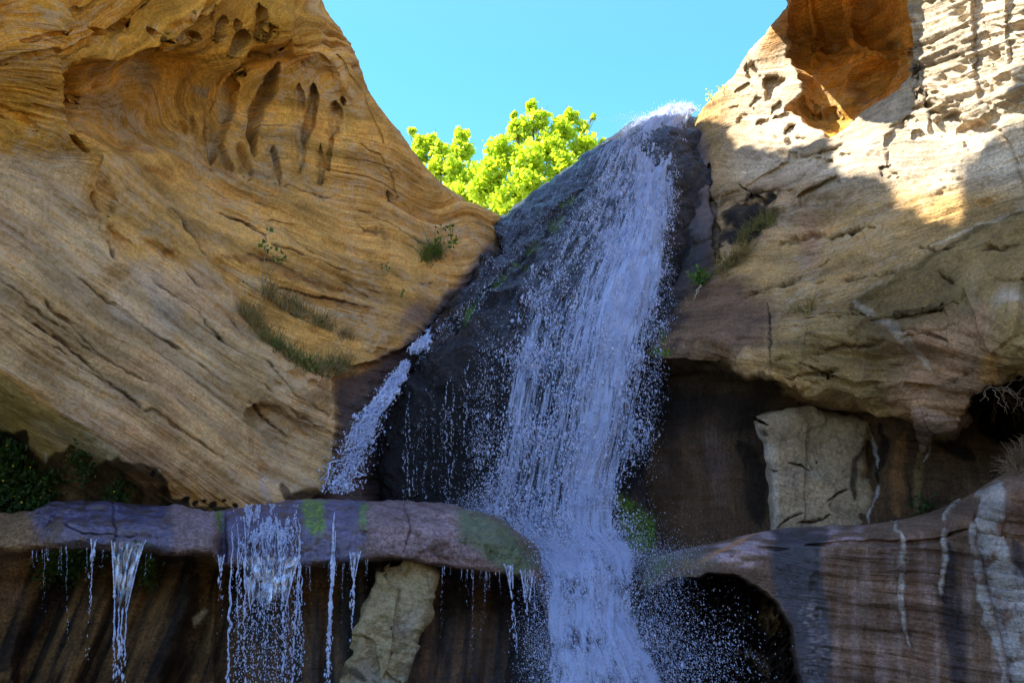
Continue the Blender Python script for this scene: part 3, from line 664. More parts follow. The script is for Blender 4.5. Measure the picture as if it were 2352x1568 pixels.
ce, he = cells(E.V*2.6 + 0.5*np.stack([noise(E.V*3 + k*9) for k in range(3)], -1)); E.push((1 - wall)*(0.05*fbm(E.V*2.4+1, 5) - 0.05*sstep(0.3, 0.05, ce)*(he > 0.5)) - 0.05*(E.stroke([(250,1150),(262,1200),(255,1260)], 3, 1.5) + E.stroke([(930,1150),(940,1210),(925,1262)], 3, 1.5) + E.stroke([(60,1180),(160,1210),(300,1235),(390,1225)], 3, 1.5)))
E.paint((0.24, 0.155, 0.075), 0.8*(1 - wall)*sstep(150, 40, U))
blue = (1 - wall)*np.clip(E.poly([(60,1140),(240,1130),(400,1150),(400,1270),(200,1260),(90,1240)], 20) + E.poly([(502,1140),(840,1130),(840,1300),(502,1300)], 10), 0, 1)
E.paint((0.19, 0.18, 0.32), 0.9*blue*sstep(-0.45, 0.0, fbm(E.V*5, 4))); E.wet = np.maximum(E.wet, 0.9*blue)  # sky reflection on the wet stone painted in as blue
lav = (1 - wall)*np.clip(E.poly([(385,1150),(494,1150),(494,1275),(400,1270)], 12) + 0.9*E.poly([(845,1130),(1060,1150),(1160,1220),(1150,1290),(1000,1270),(850,1260)], 16), 0, 1)
E.paint((0.26, 0.195, 0.205), 0.85*lav*sstep(-0.5, -0.05, fbm(E.V*5+3, 4))); E.wet = np.maximum(E.wet, 0.35*lav)
grn = (1 - wall)*E.poly([(1050,1165),(1170,1205),(1240,1290),(1200,1330),(1120,1280),(1060,1240)], 18)
E.paint((0.13, 0.14, 0.075), 0.8*grn); E.wet = np.maximum(E.wet, 0.85*grn); E.moss = np.maximum(E.moss, 0.35*grn)
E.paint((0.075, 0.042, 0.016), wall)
sn = fbm(V3(stripe/24, W/380, 0*U), 4)
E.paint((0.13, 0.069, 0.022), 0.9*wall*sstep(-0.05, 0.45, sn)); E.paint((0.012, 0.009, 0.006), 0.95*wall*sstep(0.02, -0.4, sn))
E.paint((0.012, 0.010, 0.008), 0.85*wall*(1 - sstep(10, 85, W - lowb))*sstep(120, 200, U)*sstep(520, 380, U))  # shade close under the lip painted dark
E.paint((0.21, 0.14, 0.10), 0.8*wall*E.poly([(-400,1260),(60,1260),(40,1380),(-400,1420)], 30))
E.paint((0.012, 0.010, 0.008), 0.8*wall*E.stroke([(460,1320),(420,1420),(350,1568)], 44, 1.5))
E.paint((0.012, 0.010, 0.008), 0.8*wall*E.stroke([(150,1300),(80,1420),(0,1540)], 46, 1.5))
E.paint((0.012, 0.012, 0.014), 0.85*wall*sstep(1130, 1180, U)); E.paint((0.16, 0.085, 0.03), 0.6*wall*E.stroke([(1050,1330),(1040,1450),(1030,1600)], 60, 1.5)*sstep(-0.2,0.3,sn))
E.moss = np.maximum(E.moss, 0.9*wall*E.ell(150, 1290, 70, 42, 0, 0.6)); E.moss = np.maximum(E.moss, 0.8*wall*E.ell(345, 1310, 16, 50, 0, 0.6))
E.moss = np.maximum(E.moss, 1.0*(1 - wall)*E.poly([(702,1150),(746,1150),(752,1200),(742,1230),(716,1222),(702,1200)], 7, 1.8)); E.moss = np.maximum(E.moss, 0.9*(1-wall)*E.poly([(824,1150),(846,1150),(842,1190),(832,1215),(822,1190)], 6, 1.6)); E.moss = np.maximum(E.moss, 0.9*(1-wall)*E.poly([(492,1175),(510,1175),(506,1225),(496,1215)], 4, 0.5))
E.wet = np.maximum(E.wet, 0.45*wall*sstep(500, 620, U))
E.paint((0.36, 0.30, 0.16), 0.9*E.poly([(440,1420),(470,1398),(478,1404),(462,1425),(446,1440)], 4, 0.5))

# ================================================================== RIGHT LEDGE
us =   [1468,1500,1560,1640,1720,1800,1900,2000,2100,2200,2290,2400,2720,3500]
back = [1300,1280,1262,1245,1226,1212,1207,1202,1185,1150,1095,1040, 900, 760]
lipv = [1330,1300,1282,1264,1248,1238,1232,1226,1210,1178,1120,1070, 940, 800]
yb =   [15.6,15.5,15.4,15.2,15.0,14.8,14.6,14.3,14.0,13.6,13.3,12.9,12.0,10.0]
yf =   [14.7,14.5,14.3,14.1,13.9,13.75,13.5,13.25,13.0,12.75,12.5,12.2,11.2,9.2]
rows = [[(u, b + 10, yy + 0.5) for u, b, yy in zip(us, back, yb)],
        [(u, b + 1, 0.5*yy + 0.5*f + 0.1) for u, b, yy, f in zip(us, back, yb, yf)],
        [(u, l + 6, f) for u, l, f in zip(us, lipv, yf)],
        [(u, l + 45, f - 0.12) for u, l, f in zip(us, lipv, yf)],
        [(u, l + 100, f - 0.12) for u, l, f in zip(us, lipv, yf)],
        [(u, l + 210, f - 0.15) for u, l, f in zip(us, lipv, yf)],
        [(u, 1590, f - 0.2) for u, l, f in zip(us, lipv, yf)],
        [(u, 1800, f - 0.25) for u, l, f in zip(us, lipv, yf)]]
G = Patch(rows, [14,26,36,46,76,76,20], [14,30,40,40,44,52,52,52,52,46,46,30,20], (0.16, 0.105, 0.07))
U, W = G.U, G.W
G.q = (-W + 0.12*(U - 1900))/150.0 + 0.12*noise(G.V*0.8); G.a = U/150.0
lv = np.interp(U, us, lipv)
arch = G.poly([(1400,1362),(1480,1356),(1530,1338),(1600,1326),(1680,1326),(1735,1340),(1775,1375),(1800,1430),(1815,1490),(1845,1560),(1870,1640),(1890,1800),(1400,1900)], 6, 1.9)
d = 0.06*fbm(G.V*0.9+12, 3) + 0.03*fbm(G.V*3, 4) + 0.01*fbm(G.V*12, 3)
rightw = sstep(1830, 1900, U)*sstep(10, 40, W - lv)
d += rightw*(0.05*fbm(V3(G.a*0.5, G.q*6.5, 0*U), 4) + 0.05*fbm(V3(G.a*0.25, G.q*2.6, 0*U+4), 3))
d -= 0.13*G.stroke([(1850,1250),(1930,1246),(2050,1250),(2150,1240),(2230,1210)], 9, 0.8)
d -= 0.10*G.stroke([(1640,1255),(1700,1248),(1760,1262),(1810,1258)], 7, 0.8)
d += 0.05*G.stroke([(1680,1280),(1700,1240),(1740,1225)], 12, 0.8)
d += step(G, [(2230,1150),(2235,1250),(2260,1350),(2290,1470),(2310,1600)], 0.16, 60, 7, 0.7)
d += 0.10*G.stroke([(1880,1300),(1890,1400),(1900,1560)], 40)*fbm(G.V*2.5, 3)
G.push(d)
G.push(-1.15*arch*(0.65 + 0.35*sstep(1860, 1700, U)) + arch*0.14*fbm(G.V*1.3, 4)); G.anchor()
G.paint((0.37, 0.28, 0.31), 0.85*G.poly([(1560,1270),(1680,1228),(1800,1212),(1980,1206),(1980,1240),(1800,1262),(1720,1300),(1640,1300)], 14, 1.4)*sstep(-0.3, 0.2, noise(V3(U/70, W/14, 0*U))))  # lavender highlight along the ledge top painted in
G.paint((0.46, 0.21, 0.09), 0.8*G.stroke([(1510,1330),(1560,1310),(1600,1290),(1690,1250),(1740,1222)], 9))
G.paint((0.17, 0.155, 0.08), 0.7*G.poly([(1460,1290),(1600,1260),(1640,1290),(1520,1350),(1460,1370)], 18)); G.wet = np.maximum(G.wet, 0.7*G.poly([(1450,1290),(1640,1255),(1640,1300),(1520,1350),(1450,1390)], 20))
G.moss = np.maximum(G.moss, 0.6*G.stroke([(1540,1275),(1500,1310),(1480,1370)], 14))
blu = G.poly([(1770,1212),(1900,1206),(1905,1230),(1895,1300),(1905,1420),(1900,1600),(1860,1600),(1820,1480),(1800,1410),(1775,1350)], 14, 2.2)
G.paint((0.045, 0.047, 0.06), 0.9*blu*(1 - arch)); G.wet = np.maximum(G.wet, 0.95*blu*(1 - arch))
wh = (1 - arch)*sstep(1340, 1400, W)*G.stroke([(1840,1330),(1868,1420),(1870,1500),(1885,1600)], 44, 1.6)*sstep(-0.05, 0.3, noise(V3(U/16, W/6, 0*U)))
G.paint((0.42, 0.40, 0.37), 0.8*wh)
stn = fbm(V3(U/34, W/260, 0*U), 4)
G.paint((0.24, 0.165, 0.14), 0.6*rightw*sstep(0, 0.4, stn)); G.paint((0.12, 0.06, 0.032), 0.6*rightw*sstep(0, -0.4, stn))
G.paint((0.025, 0.022, 0.025), 0.85*G.stroke([(2180,1250),(2190,1340),(2200,1460),(2215,1600)], 40, 1.6)*sstep(-0.3, 0.2, stn+0.3))
G.paint((0.03, 0.026, 0.03), 0.8*G.stroke([(2330,1230),(2345,1330),(2350,1380)], 26, 1.2))
for pts, w in (([(2052,1200),(2066,1240),(2070,1330),(2076,1400),(2086,1490)],12),([(2196,1146),(2170,1180),(2168,1260),(2172,1330),(2186,1380)],12)):
    e = G.stroke(pts, w, 1.8); G.paint((0.36, 0.33, 0.28), 0.9*e*sstep(-0.5, 0.0, fbm(G.V*6, 3))); G.push(0.03*e, False)
calc = G.poly([(2252,1140),(2300,1110),(2322,1160),(2310,1230),(2318,1290),(2352,1330),(2380,1420),(2400,1620),(2310,1620),(2285,1500),(2262,1380),(2240,1290),(2232,1200)], 5, 2.0)
G.paint((0.30, 0.29, 0.26), 0.9*calc*sstep(-0.6, 0.0, fbm(V3(U/40, W/60, 0*U), 4))); G.push(0.035*calc, False)
G.paint((0.028, 0.017, 0.009), 0.97*arch)  # shade inside the arch painted dark
G.paint((0.26, 0.15, 0.045), 0.8*arch*G.stroke([(1730,1370),(1770,1440),(1790,1520)], 34, 2.0)*sstep(-0.3, 0.3, noise(G.V*2)))
G.paint((0.20, 0.14, 0.07), 0.8*arch*G.stroke([(1700,1500),(1740,1520),(1770,1560)], 26, 2.0))
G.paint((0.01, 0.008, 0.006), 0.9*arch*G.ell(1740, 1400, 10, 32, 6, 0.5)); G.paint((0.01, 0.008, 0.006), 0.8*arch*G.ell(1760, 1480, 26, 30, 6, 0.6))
G.refresh()

# ================================================================== pale slabs
def slab(outline, Yc, thick, tint, lean=0.0, n=70):
    """broken stone: outline (closed, survey), thickness toward the viewer"""
    o = np.array(outline, float); c = o.mean(0)
    seg = np.linalg.norm(np.roll(o, -1, 0) - o, axis=1); cum = np.concatenate([[0], np.cumsum(seg)])
    t = np.linspace(0, cum[-1], 4*n, endpoint=False)
    oc = np.vstack([o, o[:1]])
    px = np.interp(t, cum, oc[:, 0]); py = np.interp(t, cum, oc[:, 1])
    rows = []
    for s_, dy in [(1.03, 0.9), (1.0, 0.05), (0.985, -0.5*thick), (0.96, -0.85*thick), (0.9, -0.97*thick)] + [(r, -thick) for r in np.linspace(0.84, 0.02, n)]:
        u = c[0] + (px - c[0])*s_; v = c[1] + (py - c[1])*s_
        rows.append(at(u, v, Yc + dy + lean*(v - c[1])/100.0))
    Vv = np.array(rows); Vv = np.concatenate([Vv, Vv[:, :1]], 1)
    p = Patch.__new__(Patch); p.V = Vv; p.refresh(); p.base = Vv.copy(); h, w = Vv.shape[:2]
    p.tint = np.empty((h, w, 3), np.float32); p.tint[:] = tint; p.wet = np.zeros((h, w), np.float32); p.moss = np.zeros((h, w), np.float32)
    p.ju = 4*noise(Vv*4); p.jv = 4*noise(Vv*4+9)
    p.q = Vv[..., 2]*1.2 + 0.3*Vv[..., 0]; p.a = Vv[..., 0]
    return p
PS = slab([(880,1282),(930,1278),(1000,1300),(1004,1325),(985,1370),(975,1430),(958,1490),(940,1600),(930,1700),(760,1700),(785,1560),(815,1490),(832,1420),(850,1350),(868,1310)], 13.75, 0.28, (0.31, 0.255, 0.13))
pc, ph = cells(PS.V*np.array([1.6,1.6,1.0]) + 0.3*noise(PS.V*2)[..., None]); PS.push(0.10*fbm(PS.V*1.4, 4) + 0.10*(ph - 0.5)*sstep(0.05, 0.4, pc) + 0.04*fbm(PS.V*5, 4) + 0.01*fbm(PS.V*16, 3))
PS.paint((0.26, 0.25, 0.21), 0.7*PS.poly([(820,1480),(960,1400),(930,1700),(760,1700)], 30)*sstep(-0.3, 0.3, noise(PS.V*2.5)))
PS.paint((0.05, 0.04, 0.025), 0.8*PS.stroke([(770,1560),(800,1540),(840,1560)], 16, 2))
RP = slab([(1740,964),(1765,955),(1850,940),(1960,948),(2008,958),(2000,1000),(1985,1030),(1990,1090),(2000,1150),(2004,1225),(1900,1235),(1776,1235),(1774,1150),(1770,1080),(1762,1010),(1745,985)], 15.0, 0.32, (0.30, 0.235, 0.14))
pc, ph = cells(RP.V*np.array([1.3,1.3,0.9]) + 0.3*noise(RP.V*2)[..., None]); RP.push(0.08*fbm(RP.V*1.1+3, 3) + 0.09*(ph - 0.5) + 0.025*fbm(RP.V*4, 4) + 0.008*fbm(RP.V*16, 3))
RP.paint((0.36, 0.33, 0.27), 0.8*RP.stroke([(1745,975),(1768,1030),(1775,1120),(1782,1220)], 20, 1))
RP.paint((0.25, 0.22, 0.17), 0.6*RP.ell(1850, 1100, 90, 70, 0, 0.8)*sstep(-0.2, 0.3, noise(RP.V*2)))
RP.paint((0.03, 0.024, 0.018), 0.85*RP.stroke([(1985,1030),(1965,1060),(1960,1110),(1965,1150)], 12, 1.5))
for pts, w in (([(1790,1205),(1810,1190),(1845,1178)],4),([(1830,1200),(1870,1195),(1890,1188)],5),([(1810,1065),(1840,1068),(1862,1080)],3),([(1900,1150),(1930,1130),(1955,1120)],3.5),([(1772,1080),(1790,1082)],2.5),([(1880,1195),(1910,1180)],3),([(1760,985),(1766,1000)],4)):
    e = RP.stroke(pts, w, 0.8); RP.paint((0.03, 0.022, 0.015), e); RP.push(-0.05*e, False)
RP.refresh(); PS.refresh()
ROCK_L = rock_mat('sandstone warm', 0.95, 0.8, 0.35, 0.5, 0.42, 0.85)
ROCK_R = rock_mat('sandstone brown', 1.1, 0.75, 0.35, 0.35, 0.55, 0.9, 20)
ROCK_W = rock_mat('wet dark rock', 0.5, 0.2, 0.0, 0.05, 0.3, 0.9, 7, spec=0.24)
ROCK_E = rock_mat('ledge rock', 0.6, 0.35, 0.1, 0.2, 0.9, 0.6, 10)
ROCK_G = rock_mat('banded ledge rock', 0.9, 0.6, 0.2, 0.3, 0.6, 0.7, 14)
ROCK_P = rock_mat('pale slab rock', 0.5, 0.2, 0.25, 0.15, 0.55, 0.7, 9)
L.finish('cliff', ROCK_L, kind='structure', label='tall tan and orange sandstone cliff with tilted layers on the left of the waterfall', cat='cliff')
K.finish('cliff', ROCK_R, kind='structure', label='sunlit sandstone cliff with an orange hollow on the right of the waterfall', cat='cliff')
B.finish('boulder', ROCK_W, label='black wet sloping rock that the waterfall runs down', cat='rock')
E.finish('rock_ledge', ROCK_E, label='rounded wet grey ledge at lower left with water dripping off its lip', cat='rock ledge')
G.finish('rock_ledge', ROCK_G, label='reddish banded ledge with white streaks and a dark hollow, lower right', cat='rock ledge')
PS.finish('rock_slab', ROCK_P, label='pale yellowish slab standing under the dripping left ledge', cat='rock')
RP.finish('rock_pillar', ROCK_P, label='pale square block of rock under the right overhang, above the reddish ledge', cat='rock')
# ================================================================== ground and the rest of the canyon
gm, nt_ = new_mat('sand'); t = NT(nt_)
Pg = t.n('ShaderNodeTexCoord').outputs['Object']
gcol = t.mix(t.ramp(t.noise(Pg, 0.6, 6, 0.6), 0.35, 0.65), (0.22, 0.17, 0.085), (0.10, 0.10, 0.04))
gb = t.n('ShaderNodeBump', {'Strength': 0.5, 'Distance': 0.1, 'Height': t.noise(Pg, 4, 8, 0.6)}).outputs[0]
t.n('ShaderNodeOutputMaterial', {0: t.n('ShaderNodeBsdfPrincipled', {'Base Color': gcol, 'Roughness': 0.95, 'Normal': gb}).outputs[0]})
n_ = 81
gx, gy = np.meshgrid(np.linspace(-1, 1, n_), np.linspace(-1, 1, n_))
gx = np.sign(gx)*np.abs(gx)**3*600; gy = np.sign(gy)*np.abs(gy)**3*600
obj('ground', mesh_from('ground', V3(gx, gy, 0.10*fbm(V3(gx, gy, 0*gx)*0.2, 3)).reshape(-1, 3), grid_faces(n_, n_), gm), kind='structure')
pw_, nt_ = new_mat('pool water'); t = NT(nt_); Pg = t.n('ShaderNodeTexCoord').outputs['Object']
pb_ = t.n('ShaderNodeBump', {'Strength': 0.3, 'Distance': 0.05, 'Height': t.noise(Pg, 5, 4)}).outputs[0]
t.n('ShaderNodeOutputMaterial', {0: t.n('ShaderNodeBsdfPrincipled', {'Base Color': (0.02, 0.03, 0.025, 1), 'Roughness': 0.08, 'Normal': pb_}).outputs[0]})
px_, py_ = np.meshgrid(np.linspace(-9, 9, 30), np.linspace(2.5, 16.5, 30))
obj('water', mesh_from('water', V3(px_, py_, 0*px_ + 0.22).reshape(-1,3), grid_faces(30, 30), pw_), kind='structure')  # unseen plunge pool, added dark to cut bounce from below
# sandy stream bed on top, behind the notch
px_, py_ = np.meshgrid(np.linspace(-14, 22, 60), np.linspace(26.5, 80, 60))
pz_ = 12.6 + 0.03*(py_ - 27) + 0.25*fbm(V3(px_, py_, 0*px_)*0.25, 3)
obj('stream_bed', mesh_from('stream_bed', V3(px_, py_, pz_).reshape(-1, 3), grid_faces(60, 60), gm), kind='structure')
# unseen canyon wall behind the viewer, added for warm bounce and dark reflections
ang, hh = np.meshgrid(np.linspace(R(-8), R(-172), 220), np.linspace(0, 1, 70))
rad = 15 + 5*np.sin(ang*1.3) + 1.5*fbm(V3(ang*3, hh*2, 0*hh), 3) + 3.5*hh
W_ = Patch.__new__(Patch); W_.V = V3(rad*np.cos(ang), rad*np.sin(ang) + 1, -0.3 + hh*(7.5 + 5.5*sstep(R(-70), R(-45), ang) + 1.5*fbm(V3(ang*4, 0*hh, 0*hh + 6), 3))); W_.refresh(); W_.base = W_.V.copy()
W_.q = W_.V[..., 2]; W_.a = ang*15; sh_ = ang.shape
W_.tint = np.empty((*sh_, 3), np.float32); W_.tint[:] = np.where(ang[..., None] > R(-62), np.array((0.48, 0.27, 0.10)), np.array((0.13, 0.095, 0.05))); W_.wet = np.zeros(sh_, np.float32); W_.moss = W_.wet.copy()
W_.push(0.25*fbm(V3(W_.a*0.2, W_.q*1.6, 0*W_.q), 4) + 0.3*fbm(W_.V*0.5, 4))
W_.finish('unseen_canyon_wall', ROCK_L, kind='structure')

# ================================================================== water
def foam_mat():
    m, nt = new_mat('white water'); t = NT(nt)
    P = t.n('ShaderNodeTexCoord').outputs['Object']
    c = t.mix(t.ramp(t.noise(P, 3, 3), 0.35, 0.65), (0.48, 0.58, 0.81), (0.62, 0.69, 0.87))
    d = t.n('ShaderNodeBsdfPrincipled', {'Base Color': c, 'Roughness': 0.35, 'Specular IOR Level': 0.5})
    tr = t.n('ShaderNodeBsdfTranslucent', {'Color': (0.8, 0.85, 0.95, 1)})
    t.n('ShaderNodeOutputMaterial', {0: t.n('ShaderNodeMixShader', {0: 0.3, 1: d.outputs[0], 2: tr.outputs[0]}).outputs[0]})
    return m
FOAM = foam_mat()
def veil_mat(name, sx=11.0, sy=1.5, lo=0.40, hi=0.60, maxa=0.92, fine=(34.0, 7.0)):
    """sheet of broken water: white where the strands are, open between them"""
    m, nt = new_mat(name); t = NT(nt)
    fl = t.attr('fl'); den = t.attr('dens', 'Fac')
    a = t.noise(t.scale(fl, (sx, sy, 1)), 1, 5, 0.6, 0.5)
    b = t.noise(t.scale(fl, (fine[0], fine[1], 1)), 1, 4, 0.65, 0.3)
    v = t.math('ADD', t.math('MULTIPLY', a, 0.5), t.math('MULTIPLY', b, 0.5))
    v = t.math('ADD', v, t.math('MULTIPLY', t.math('SUBTRACT', den, 0.5), 0.42))
    al = t.math('MULTIPLY', t.ramp(v, lo, hi), maxa)
    bmp = t.n('ShaderNodeBump', {'Strength': 0.7, 'Distance': 0.06, 'Height': v}).outputs[0]
    d = t.n('ShaderNodeBsdfPrincipled', {'Base Color': (0.48, 0.58, 0.81, 1), 'Roughness': 0.4, 'Normal': bmp})
    tr = t.n('ShaderNodeBsdfTranslucent', {'Color': (0.75, 0.8, 0.92, 1)})
    w = t.n('ShaderNodeMixShader', {0: 0.3, 1: d.outputs[0], 2: tr.outputs[0]})
    o = t.n('ShaderNodeMixShader', {0: al, 1: t.n('ShaderNodeBsdfTransparent').outputs[0], 2: w.outputs[0]})
    t.n('ShaderNodeOutputMaterial', {0: o.outputs[0]}); return m
VEIL = veil_mat('falling water veil', 15.0, 0.75, 0.39, 0.60, 0.88, (44.0, 3.5))
CHUTE = veil_mat('churned water', 4.5, 2.2, 0.36, 0.66, 0.92, (18.0, 9.0))
def glass_mat():
    m, nt = new_mat('thin clear water'); t = NT(nt)
    fl = t.attr('fl')
    a = t.noise(t.scale(fl, (14, 2.2, 1)), 1, 4, 0.6, 0.8)
    bmp = t.n('ShaderNodeBump', {'Strength': 0.5, 'Distance': 0.04, 'Height': a}).outputs[0]
    g = t.n('ShaderNodeBsdfGlossy', {'Color': (0.9, 0.95, 1, 1), 'Roughness': 0.12, 'Normal': bmp})
    d = t.n('ShaderNodeBsdfDiffuse', {'Color': (0.48, 0.58, 0.80, 1), 'Normal': bmp})
    s = t.n('ShaderNodeMixShader', {0: 0.65, 1: g.outputs[0], 2: d.outputs[0]})
    o = t.n('ShaderNodeMixShader', {0: t.math('MULTIPLY', t.ramp(a, 0.40, 0.62, 0.06, 0.55), t.attr('dens', 'Fac')), 1: t.n('ShaderNodeBsdfTransparent').outputs[0], 2: s.outputs[0]})
    t.n('ShaderNodeOutputMaterial', {0: o.outputs[0]}); return m
GLASS = glass_mat()

_oct = np.array([(1,0,0),(-1,0,0),(0,1,0),(0,-1,0),(0,0,1),(0,0,-1)], float)
_of = np.array([(0,2,4),(2,1,4),(1,3,4),(3,0,4),(2,0,5),(1,2,5),(3,1,5),(0,3,5)])
def drops(P, r, dirv, stretch):
    """little water drops: centres, radii, flow direction (n,3), stretch (n) -> verts, faces"""
    n = len(P)
    d = dirv/ (np.linalg.norm(dirv, axis=1, keepdims=True) + 1e-9)
    ref = np.where(np.abs(d[:, :1]) < 0.8, np.array([[1.0, 0, 0]]), np.array([[0, 1.0, 0]]))
    e1 = np.cross(d, ref); e1 /= np.linalg.norm(e1, axis=1, keepdims=True); e2 = np.cross(d, e1)
    rr = r[:, None]*(0.75 + 0.5*rng.random((n, 2)))
    v = (P[:, None] + _oct[None, :, 0:1]*(e1*rr[:, :1])[:, None] + _oct[None, :, 1:2]*(e2*rr[:, 1:])[:, None] + _oct[None, :, 2:3]*(d*(r*stretch)[:, None])[:, None])
    f = (_of[None] + (np.arange(n)*6)[:, None, None]).reshape(-1, 3)
    return v.reshape(-1, 3), f
def bil(G, s, tt):
    """sample grid G (h,w,3) at s across, tt down in 0..1"""
    h, w = G.shape[:2]
    x = np.clip(s, 0, 1)*(w - 1); y = np.clip(tt, 0, 1)*(h - 1)
    i = np.minimum(x.astype(int), w - 2); j = np.minimum(y.astype(int), h - 2); fx = (x - i)[:, None]; fy = (y - j)[:, None]
    return (G[j, i]*(1 - fx) + G[j, i + 1]*fx)*(1 - fy) + (G[j + 1, i]*(1 - fx) + G[j + 1, i + 1]*fx)*fy
def joinm(parts):
    vs, fs, k = [], [], 0
    for v, f in parts: vs.append(v); fs.append(f + k); k += len(v)
    return np.concatenate(vs), np.concatenate(fs)

# ---- the main fall
net = [
 [(1470,300,23),(1512,275,23),(1560,262,23),(1602,266,22.6)],
 [(1442,300,21.2),(1495,274,21.1),(1548,253,21.0),(1598,258,20.8)],
 [(1408,345,20.0),(1460,335,19.85),(1512,330,19.8),(1574,330,19.8)],
 [(1356,432,18.65),(1425,428,18.4),(1490,428,18.35),(1559,430,18.45)],
 [(1286,548,17.2),(1375,545,16.9),(1460,545,16.85),(1547,550,17.1)],
 [(1214,652,16.4),(1320,650,16.0),(1425,650,15.95),(1533,660,16.3)],
 [(1170,780,15.7),(1283,778,15.3),(1395,778,15.25),(1510,785,15.7)],
 [(1140,900,15.3),(1255,900,15.05),(1370,900,15.0),(1492,905,15.4)],
 [(1120,1020,15.2),(1235,1020,14.95),(1350,1020,14.9),(1472,1025,15.2)],
 [(1106,1110,15.1),(1220,1110,14.9),(1330,1115,14.8),(1448,1120,15.0)],
 [(1078,1180,14.9),(1202,1195,14.6),(1325,1205,14.6),(1446,1218,14.8)],
 [(1165,1245,14.5),(1265,1262,14.3),(1372,1272,14.3),(1474,1284,14.55)],
 [(1236,1320,14.1),(1305,1326,13.9),(1385,1330,13.85),(1464,1334,14.1)],
 [(1243,1420,13.8),(1310,1425,13.55),(1382,1428,13.5),(1466,1432,13.8)],
 [(1243,1568,13.5),(1330,1570,13.2),(1430,1572,13.15),(1540,1575,13.4)],
 [(1235,1760,13.2),(1340,1760,12.9),(1450,1760,12.9),(1570,1760,13.2)],
]
Pn = np.array([[at(*map(float, q)) for q in r] for r in net])
F = _cr(Pn, [20,26,36,44,42,42,40,36,30,26,26,24,30,40,30]); F = _cr(F.transpose(1,0,2), [50,50,50]).transpose(1,0,2)
fh, fw = F.shape[:2]
ss, tt_ = np.meshgrid(np.linspace(0,1,fw), np.linspace(0,1,fh))
FU, FV = survey(F)
dn = np.linalg.norm(np.diff(F, axis=0), axis=-1).mean(1); down = np.concatenate([[0], np.cumsum(dn)])
ac = np.linalg.norm(np.diff(F, axis=1), axis=-1).cumsum(1); ac = np.concatenate([np.zeros((fh,1)), ac], 1)
fl = V3((ss - 0.5)*2.4, np.broadcast_to(down[:,None], ss.shape), 0*ss)
n0 = np.cross(np.gradient(F, axis=1), np.gradient(F, axis=0)); n0 /= np.linalg.norm(n0, axis=-1, keepdims=True)
if (n0*(EYE - F)).sum(-1).mean() < 0: n0 = -n0
edge = sstep(0.0, 0.16, ss)*sstep(1.0, 0.88, ss)
chute = sstep(1190, 1300, FV)
# how much water where: the right-hand strand is the thickest, dark gaps open on the left flank
dens = 0.43 - 0.10*sstep(600, 900, FV) + 0.30*np.exp(-((ss - 0.72)/0.24)**2) - 0.20*np.exp(-((ss - 0.30)/0.16)**2)*sstep(330, 520, FV)*sstep(820, 620, FV)
dens += 0.25*sstep(420, 300, FV)*sstep(0.25, 0.5, ss)
dens += 0.16*np.exp(-((ss - 0.14)/0.08)**2)*sstep(560, 700, FV)
dens += 0.16*noise(V3(fl[...,0]*1.6, fl[...,1]*0.35, 0*ss)) + 0.10*noise(V3(fl[...,0]*4, fl[...,1]*0.5, 0*ss+5))
dens = dens*(1 - chute) + chute*(0.74 + 0.28*noise(F*2.2) + 0.15*noise(F*6))
dens = dens*edge + (edge - 1)*0.25
bulge = (1 - 0.7*chute)*0.10*fbm(V3(fl[...,0]*3, fl[...,1]*0.8, 0*ss+3), 3) + 0.04*fbm(V3(fl[...,0]*9, fl[...,1]*2.5, 0*ss), 3)
S1 = F + n0*(bulge + 0.05)[...,None]
S2 = F - n0*(0.10 + 0.5*bulge)[...,None]
base = at(1330, 1500, 13.4)
fall = thing('waterfall', (base[0], base[1], 0.0), 'tall white waterfall sliding down the black rock and spilling between the two ledges', 'waterfall')
k0 = int(np.argmax(FV.mean(1) > 1262))
def cutg(G, a, b): return G[a:b].reshape(-1, G.shape[-1]) if G.ndim == 3 else G[a:b].ravel()
for (nm, a, b, mt, S) in (('water_sheet', 0, k0 + 1, VEIL, S1), ('inner_sheet', 0, k0 + 1, VEIL, S2), ('chute', k0, fh, CHUTE, S1)):
    f2 = fl.copy()
    if S is S2: f2 = f2 + np.array([7.3, 3.1, 0])
    part(nm, cutg(S, a, b), grid_faces(b - a, fw), mt, fall, attrs={'fl': cutg(f2, a, b), 'dens': cutg(dens if S is S1 else dens - 0.12, a, b)})
# drops
N = 330000
s = rng.random(N); q = rng.random(N)**0.9
tq = np.interp(q, down/down[-1], np.linspace(0,1,fh))
P0 = bil(F, s, tq); n_0 = bil(n0, s, tq); dd = bil(dens[...,None], s, tq)[:,0]; cc = bil(chute[...,None], s, tq)[:,0]
P1 = bil(F, s, np.minimum(tq + 0.01, 1)); vel = P1 - P0 + 1e-6
vv = bil(FV[...,None], s, tq)[:,0]
flc = bil(fl, s, tq)
cl = noise(V3(flc[:,0]*7, flc[:,1]*1.6, 0*q)) + 0.7*noise(V3(flc[:,0]*18, flc[:,1]*5, 0*q+9))
keep = rng.random(N) < np.clip(-0.15 + 0.6*dd + 1.3*cl, 0.01, 1)*np.where(cc > 0.5, 0.9, 1.0)
lift = np.abs(rng.normal(0, 1, N))*(0.05 + 0.10*sstep(500, 900, vv)) + 0.03
jit = rng.normal(0, 1, (N,3))*(0.012 + 0.035*sstep(500, 1000, vv))[:,None]
edge_out = (np.abs(s - 0.5) > 0.44)*rng.normal(0, 0.06, N)
Pd = P0 + n_0*lift[:,None] + jit; Pd[:,0] += edge_out
r = 0.0030*np.exp(rng.normal(0, 0.5, N))*(1.0 + 0.75*sstep(450, 950, vv))*np.where(cc > 0.5, 0.75, 1.0)
strch = 1.4 + 3.6*rng.random(N)**2*sstep(1300, 700, vv) + 2.5*sstep(700, 300, vv)
